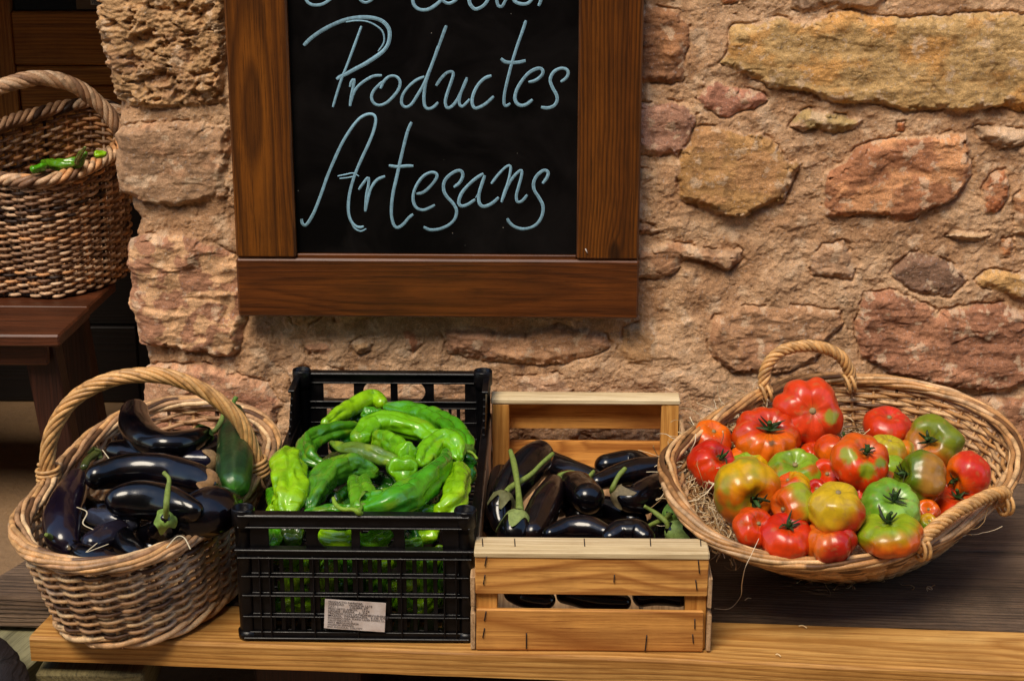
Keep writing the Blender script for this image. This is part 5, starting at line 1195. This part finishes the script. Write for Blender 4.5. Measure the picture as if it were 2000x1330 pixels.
# ---- tomatoes
def tomato(label, x, y, r, Z, sq=.80, ax=(0, .6, .8), ribs=8, rib=.06, c0=(190, 42, 14), c1=(200, 80, 16), gd=(0, 1, 0), gt=.3, gw=.5, c2=None, cal=True, seed=None, stemlen=.5, dim=.20, warp=.06, spots=None, sc=.9):
    seed = seed if seed is not None else int(x+y*2); p = atZ(x, y, Z); R = r*(1.10 if r > 40 else 1.17)*mpp(p); rib = rib*.62; warp = warp*.7
    a = nrm(ax[0]*_r+ax[1]*_u-ax[2]*_f); e1 = nrm(np.cross(a, A(.2, .3, .9))); e2 = np.cross(a, e1)
    n, m = 72, 44; th = np.linspace(0, 2*np.pi, n, endpoint=False); ph = np.linspace(0.0, np.pi, m); ph[0], ph[-1] = 1e-3, np.pi-1e-3
    PH, TH = np.meshgrid(ph, th, indexing='ij')
    rb = np.cos(ribs*TH+1.2*np.sin(TH+seed)+.8*np.sin(2*TH+seed*.7)); rb = 1-np.abs(rb) if False else rb
    cre = -np.exp(-(np.abs(np.sin((ribs*TH+1.2*np.sin(TH+seed)+.8*np.sin(2*TH+seed*.7)+np.pi)/2))/.22)**2)*0+(-np.clip(-rb, 0, 1)**2)
    amp = rib*(.45+.55*np.cos(PH)**2+.3*np.sin(PH))
    d3 = np.stack([np.sin(PH)*np.cos(TH), np.sin(PH)*np.sin(TH), np.cos(PH)], -1)
    wv = 1+warp*fbm(d3*1.3+seed, 2, 3)*1.6
    rho = R*(1+amp*(.45*rb+.9*cre))*wv
    H = R*sq*(np.cos(PH)-dim*1.9*np.exp(-(PH/.38)**2)+dim*.55*np.exp(-((np.pi-PH)/.40)**2))*wv
    er = .92
    rr = rho*np.sin(PH)**er
    V = p+(rr*np.cos(TH))[..., None]*e1+(rr*np.sin(TH))[..., None]*e2+H[..., None]*a
    I, J = np.meshgrid(np.arange(m-1), np.arange(n), indexing='ij'); J2 = (J+1) % n
    F = np.stack([I*n+J, (I+1)*n+J, (I+1)*n+J2, I*n+J2], -1).reshape(-1, 4)
    P = V.reshape(-1, 3); dv = nrm(P-p); gv = nrm(gd[0]*_r+gd[1]*_u-gd[2]*_f)
    f = dv@gv+.30*fbm(P/R*.9+seed, 3, 21)-.10*rb.reshape(-1)*ss(.2, 1, np.cos(PH)).reshape(-1); f = ss(gt-gw/2, gt+gw/2, f)[:, None]
    C = lin(c0)*(1-f)+lin(c1)*f
    if c2 is not None:
        f2 = ss(.05, .55, fbm(P/R*1.1+seed*1.3, 3, 23))[:, None]; C = C*(1-f2)+lin(c2)*f2
    C = C*(1+.12*fbm(P/R*3.3, 3, 24)[:, None])*sc
    strk = pn(np.stack([TH*0+np.cos(TH)*9+seed, np.sin(TH)*9, PH*1.2], -1), 26).reshape(-1); C = C*(1+.16*strk[:, None]*ss(2.4, .6, PH.reshape(-1))[:, None])
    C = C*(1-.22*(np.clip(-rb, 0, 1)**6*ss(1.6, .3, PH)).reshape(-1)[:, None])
    scn = ss(.50, .56, fbm(P/R*4.2+seed, 2, 27))[:, None]*.35; C = C*(1-scn)+lin((150, 110, 60))*scn
    st_ = ss(.25, .0, PH.reshape(-1))[:, None]*.5; C = C*(1-st_)+lin((120, 110, 40))*st_
    if spots:
        for sx, sy, sr, scol in spots:
            q = atP(sx, sy, p-_f*R*.85, -_f); d = np.linalg.norm((P-q)-np.outer((P-q)@_f, _f), axis=1)/(sr*mpp(p))
            f = (ss(1.15, .6, d+.3*fbm(P*150, 2, 25))*((P-p)@_f < 0))[:, None]; C = C*(1-f)+lin(scol)*f
    root = thing('tomato', label, 'tomato', tuple(p), 'tomatoes in the flared wicker basket')
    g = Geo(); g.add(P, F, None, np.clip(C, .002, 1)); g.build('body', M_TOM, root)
    if cal:
        r5 = np.random.default_rng(seed); top = p+a*R*sq*(1-dim*1.75); g = Geo(); ns = 5+seed % 2
        for k in range(ns):
            t = 2*np.pi*k/ns+r5.uniform(-.2, .2); d = math.cos(t)*e1+math.sin(t)*e2; Lc = R*r5.uniform(.30, .52); lift = r5.uniform(-.05, .38)
            sd2 = np.cross(a, d)*r5.uniform(-.32, .32)*R; Lc *= .72
            Q = crom(np.array([top+d*R*.02+a*R*.03, top+d*Lc*.4+a*R*.20*sq, top+d*Lc*.8+a*R*(.24*sq+lift*.4)+sd2*.5, top+d*Lc*1.1+a*R*(.20*sq+lift)+sd2]), 16)
            k_ = np.linspace(0, 1, 16); c = (lin((36, 58, 20))*(1-k_[:, None]**3)+lin((70, 52, 30))*k_[:, None]**3)*r5.uniform(.6, 1.2)
            g.tube(Q, R*(.058*(1-k_)**.6+.010), 8, c, ref=a, flat=(.28, 1))
        g.build('calyx', M_STEM, root)
        g = Geo(); bd = r5.normal(size=3)*.12; stemtube(g, [top-a*R*.02, top+a*R*stemlen*.4, top+(a+bd)*R*stemlen*.8], R*.075, R*.06, lin((50, 78, 30)), 8, seed); g.build('stem', M_STEM, root)
    else:
        g = Geo(); top = p+a*R*sq*(1-dim*1.55)
        k_ = 9; g.tube(np.array([top-a*.003, top+a*.0004, top+a*.0008]), np.array([.10, .09, .03])*R, 12, lin((140, 120, 80))); g.build('stem_scar', M_STEM, root)
    return root
GR, LG, YE, OR, RD, DR, PK = (96, 118, 20), (130, 160, 34), (204, 156, 10), (226, 100, 2), (210, 56, 2), (186, 30, 3), (210, 60, 22)
tomato('largest pinkish red tomato at the top, its six lobes meeting in a star facing out', 1578, 806, 63, .196, .80, (.05, .12, 1), 6, .17, RD, PK, (0, .5, .8), .1, .9, None, False, spots=[(1628, 815, 16, (140, 140, 50))], dim=.12, seed=12)
tomato('flat orange tomato with many ribs, a green stem and a brown scar', 1497, 856, 61, .172, .72, (.08, .62, .78), 11, .10, (196, 54, 10), (216, 100, 14), (0, -.7, .7), .35, .6, None, True, spots=[(1508, 866, 7, (110, 70, 26))], seed=5, dim=.24)
tomato('small orange tomato with a bare pale stem scar at the left rear', 1388, 858, 36, .170, .80, (.2, .7, .6), 7, .03, (206, 70, 12), OR, (0, 1, 0), .2, .6, None, False)
tomato('deep red tomato with a bulging lobe at the left side on the straw', 1391, 908, 45, .160, .86, (.5, .5, .7), 5, .09, DR, RD, (0, -.4, .8), .5, .6, None, True, seed=8)
tomato('small red orange tomato hidden between the ribbed orange one and the yellow orange one', 1452, 903, 28, .145, .85, (.3, .5, .7), 6, .06, (196, 60, 12), OR, cal=True)
tomato('large orange yellow tomato with a dark calyx low on its face', 1456, 958, 61, .172, .90, (.28, -.35, .9), 5, .10, (206, 104, 16), YE, (-.1, .8, .2), .35, .6, (150, 140, 30), True, seed=21)
tomato('yellow green tomato top behind the large orange yellow one', 1462, 918, 35, .142, .85, (0, .8, .4), 5, .06, LG, YE, (1, 0, 0), .3, .5, None, False)
tomato('lime green tomato with a wide corky stem scar behind the two lobed orange one', 1553, 924, 49, .160, .80, (-.1, .75, .6), 5, .13, (116, 146, 30), LG, (1, 0, 0), .1, .5, (180, 96, 20), False, seed=33, dim=.28)
tomato('orange and green two lobed tomato in the middle front', 1552, 990, 40, .166, .96, (-.8, -.1, .5), 4, .14, (204, 84, 14), (150, 160, 34), (1, .5, .2), .25, .7, None, False, seed=3)
tomato('orange tomato lobe with a yellow rim above the two lobed one', 1546, 953, 32, .155, .8, (-.4, .8, .3), 4, .08, (204, 74, 12), YE, (1, .3, 0), .35, .5, None, False)
tomato('large yellow tomato turning red towards its lower right', 1632, 997, 52, .170, .94, (0, .75, .6), 4, .09, (192, 40, 12), (196, 160, 26), (-.45, .8, .3), .0, .8, None, False, seed=17, dim=.05, warp=.08)
tomato('red tomato wedged at the front left beside the glossy red one', 1472, 1030, 36, .146, .84, (.3, .4, .8), 6, .07, RD, (204, 70, 14), (-.5, .5, 0), .4, .6, None, False)
tomato('glossy bright red tomato with a wilted calyx by the front rim', 1536, 1050, 50, .138, .76, (.05, .72, .6), 6, .04, DR, RD, (0, -.3, .8), .3, .8, None, True, seed=41)
tomato('creased red and orange tomato at the front rim right of the glossy red one', 1620, 1058, 47, .136, .80, (-.2, .85, .4), 7, .14, (180, 34, 16), (206, 96, 20), (-.8, .2, .2), .35, .6, None, False, seed=15)
tomato('orange and red tomato with round green patches and a star shaped calyx in the centre', 1679, 903, 54, .190, .82, (.22, .62, .75), 7, .09, RD, (208, 86, 12), (-.1, 1, 0), .25, .5, None, True, spots=[(1694, 918, 19, (130, 140, 26)), (1658, 890, 17, (136, 140, 28)), (1722, 905, 13, (110, 120, 26))], seed=22)
tomato('plain orange tomato behind the left shoulder of the patched central one', 1630, 882, 34, .165, .84, (.5, .85, .2), 5, .04, OR, (200, 64, 12), (0, 1, 0), .2, .6, None, True, stemlen=.8)
tomato('red tomato in shade below the plain orange one', 1612, 934, 34, .155, .88, (0, .4, .8), 5, .05, DR, RD, (0, .8, .5), .3, .6, None, False)
tomato('small ribbed red orange tomato behind the lime green one', 1588, 887, 23, .150, .8, (.2, .6, .6), 8, .08, RD, (200, 60, 12), cal=False)
tomato('wide red orange tomato lying alone at the right rear wall', 1732, 833, 44, .172, .72, (.1, .75, .5), 4, .08, (200, 54, 14), (206, 50, 30), (.4, .6, 0), .3, .6, None, False, seed=27)
tomato('darker orange tomato just behind the wide red orange one', 1752, 858, 30, .150, .85, (.5, .5, .5), 5, .04, (186, 50, 12), OR, cal=False)
tomato('smooth yellow tomato at the right shoulder of the patched central one', 1731, 884, 35, .162, .92, (.2, .85, .3), 4, .05, (190, 120, 20), (178, 160, 34), (-.2, .8, .3), .1, .7, None, False, seed=14)
tomato('yellow orange tomato lobe with a dark calyx between the yellow and the green ones', 1762, 886, 24, .158, .9, (-.2, -.4, .9), 4, .08, (200, 110, 18), (160, 150, 30), (1, 0, 0), .4, .5, None, True)
tomato('orange and green tomato end under the smooth yellow one', 1742, 918, 26, .152, .9, (.6, -.2, .7), 4, .05, (196, 90, 16), LG, (-.3, .6, .5), .3, .5, None, True)
tomato('green tomato with an orange left cheek and a dry starry calyx at the right rear', 1823, 866, 51, .168, .86, (-.42, .25, .85), 5, .10, (112, 124, 26), (176, 100, 26), (-.6, -.6, .3), .35, .6, None, True, seed=36)
tomato('olive green tomato with two lobes at the right of the centre', 1798, 933, 48, .172, .92, (-.9, .25, .35), 4, .14, (88, 108, 16), (160, 112, 40), (.7, .1, .5), .45, .5, None, True, seed=29)
tomato('orange red tomato standing highest against the right wall', 1890, 927, 41, .164, .94, (-.85, -.3, .4), 4, .04, OR, (200, 44, 24), (.5, .5, .4), .1, .8, None, True, seed=44)
tomato('flat red tomato under the front rope handle at the right', 1872, 990, 48, .126, .62, (-.15, .85, .5), 8, .07, RD, (200, 54, 14), (0, 1, 0), .4, .5, None, True, seed=51)
tomato('light green ribbed tomato with pale stripes right of the large yellow one', 1740, 992, 55, .160, .74, (.05, .6, .8), 9, .08, (104, 150, 34), (134, 174, 66), (.4, -.2, .7), .45, .7, None, True, seed=25)
tomato('flat green and orange tomato lying at the front rim by the rope handle', 1736, 1042, 60, .142, .58, (-.1, .88, .4), 8, .06, (204, 84, 14), (134, 156, 24), (-.35, .75, .2), .12, .7, None, True, seed=28)
tomato('small crimson tomato behind the light green ribbed one', 1690, 968, 24, .150, .85, (0, .3, .8), 5, .06, DR, PK, (0, .5, .5), .4, .6, None, False)
tomato('small brownish orange tomato below the olive green two lobed one', 1728, 948, 26, .146, .8, (0, .3, .8), 7, .06, (190, 60, 14), (170, 90, 24), cal=False)
tomato('small dull orange tomato between the ribbed green one and the flat red one', 1810, 1000, 23, .136, .9, (0, .4, .8), 4, .04, (180, 70, 24), OR, cal=False)
tomato('small lime green tomato just behind the front rope handle', 1812, 1022, 18, .130, .85, (0, .5, .8), 4, .04, LG, YE, cal=False)
tomato('red tomato sliver between the lime green and the large yellow ones', 1592, 962, 24, .148, .9, (0, .5, .8), 5, .05, RD, DR, cal=False)
for k, (x, y, r, z) in enumerate([(1430,925,34,.115),(1500,930,34,.12),(1520,1010,34,.11),(1590,1010,36,.11),(1650,950,34,.13),(1680,1010,34,.11),(1780,960,36,.12),(1830,930,34,.125),(1700,1040,30,.10),(1790,1020,30,.10),(1560,870,30,.13),(1850,960,30,.12),(1640,1040,30,.10)]):
    tomato('mostly buried dark red tomato '+['below the deep red one at the left', 'under the ribbed orange one', 'under the two lobed orange one', 'left of the large yellow one', 'under the patched central one', 'right of the large yellow one', 'left of the olive green one', 'below the right rear green one', 'beside the flat green one', 'near the front rope handle', 'behind the lime green one', 'left of the highest right one', 'under the creased front one'][k], x, y, r, z, .85, (.2, .5, .8), 6, .06, DR, (190, 60, 14), cal=False, seed=200+k)

# ---- wood wool, stray straws
def straw():
    g = Geo(); r6 = np.random.default_rng(3); pal = [(206, 170, 118), (224, 196, 150), (180, 140, 88), (238, 216, 178)]
    def one(p, L, r, curl, up=.3):
        m = 18; d = nrm(A(r6.normal(), r6.normal(), r6.normal()*up)); P = [p]; ax = nrm(r6.normal(size=3)); w_ = r6.normal()*curl
        for i in range(m-1):
            c, s = math.cos(w_), math.sin(w_); d = nrm(d*c+np.cross(ax, d)*s+r6.normal(size=3)*.10); w_ += r6.normal()*.08
            q = P[-1]+d*L/m; q[2] = max(q[2], .0012); P.append(q)
        P = np.array(P); g.tube(P, r, 5, lin(pal[r6.integers(4)])*r6.uniform(.6, 1.0), flat=(.35, 1))
    inner = [(1335,905,.150),(1340,935,.145),(1350,965,.140),(1375,1000,.132),(1400,1030,.125),(1430,1055,.118),(1360,870,.158),(1385,845,.166),(1420,825,.172),(1455,810,.176),(1480,795,.18),(1350,935,.13),(1400,960,.12),(1420,1000,.115),(1450,830,.16),(1430,860,.15),(1480,820,.165),(1360,900,.140),(1440,1020,.118)]
    for k in range(620):
        x, y, z = inner[r6.integers(len(inner))]; p = atZ(x+r6.normal()*13, y+r6.normal()*13, z-r6.uniform(0, .012))
        one(p, r6.uniform(.03, .08), r6.uniform(.0005, .0010), .16)
    for k in range(170):
        x, y = r6.uniform(1420, 1900), r6.uniform(800, 1060); p = atZ(x, y, .11+r6.uniform(-.02, .02)); one(p, r6.uniform(.03, .07), .0007, .16)
    for k in range(70):
        p = atZ(1640+r6.normal()*22, 850+r6.normal()*12, .150); one(p, .05, .0007, .2)
    for k in range(16):
        p = atZ(r6.uniform(1560, 1830), r6.uniform(1125, 1150), .010); one(p, r6.uniform(.015, .04), .0007, .12, .2)
    P = np.array([atZ(1482, 1052, .150), atZ(1468, 1082, .138), atZ(1455, 1110, .120), atZ(1449, 1140, .07), atZ(1446, 1165, .025), atZ(1425, 1188, .003), atZ(1395, 1188, .002)])
    g.tube(crom(P, 50), .0011, 6, lin((232, 212, 178)), flat=(.35, 1))
    for x, y, dx, dy in ((1455,1172,12,-4),(1515,1278,10,4),(1560,1222,16,4),(1425,1092,6,12)):
        a_, b_ = atZ(x, y, .0022), atZ(x+dx, y+dy, .0022); g.tube(crom(np.array([a_, (a_+b_)/2+A(0, .002, .001), b_]), 8), .0010, 5, lin((230, 200, 150)), flat=(.4, 1))
    P = [[(150,990,.19),(170,1000,.19),(162,1022,.185),(182,1034,.185)],[(168,1078,.175),(190,1060,.175)],[(170,1078,.176),(212,1062,.176)],[(325,1070,.165),(345,1048,.17),(360,1050,.17),(372,1072,.165)],[(200,878,.20),(215,898,.20)]]
    for q in P: g.tube(crom(np.array([atZ(*v) for v in q]), 20), .0009, 5, lin((200, 184, 150)), flat=(.4, 1))
    return tag(g.build('wood_wool', vcol_mat('straw', .6, 0, 400, .15, 0), origin=(.4, -.45, .1)), 'loose curly wood wool straw packed round the tomatoes', kind='stuff')
straw()
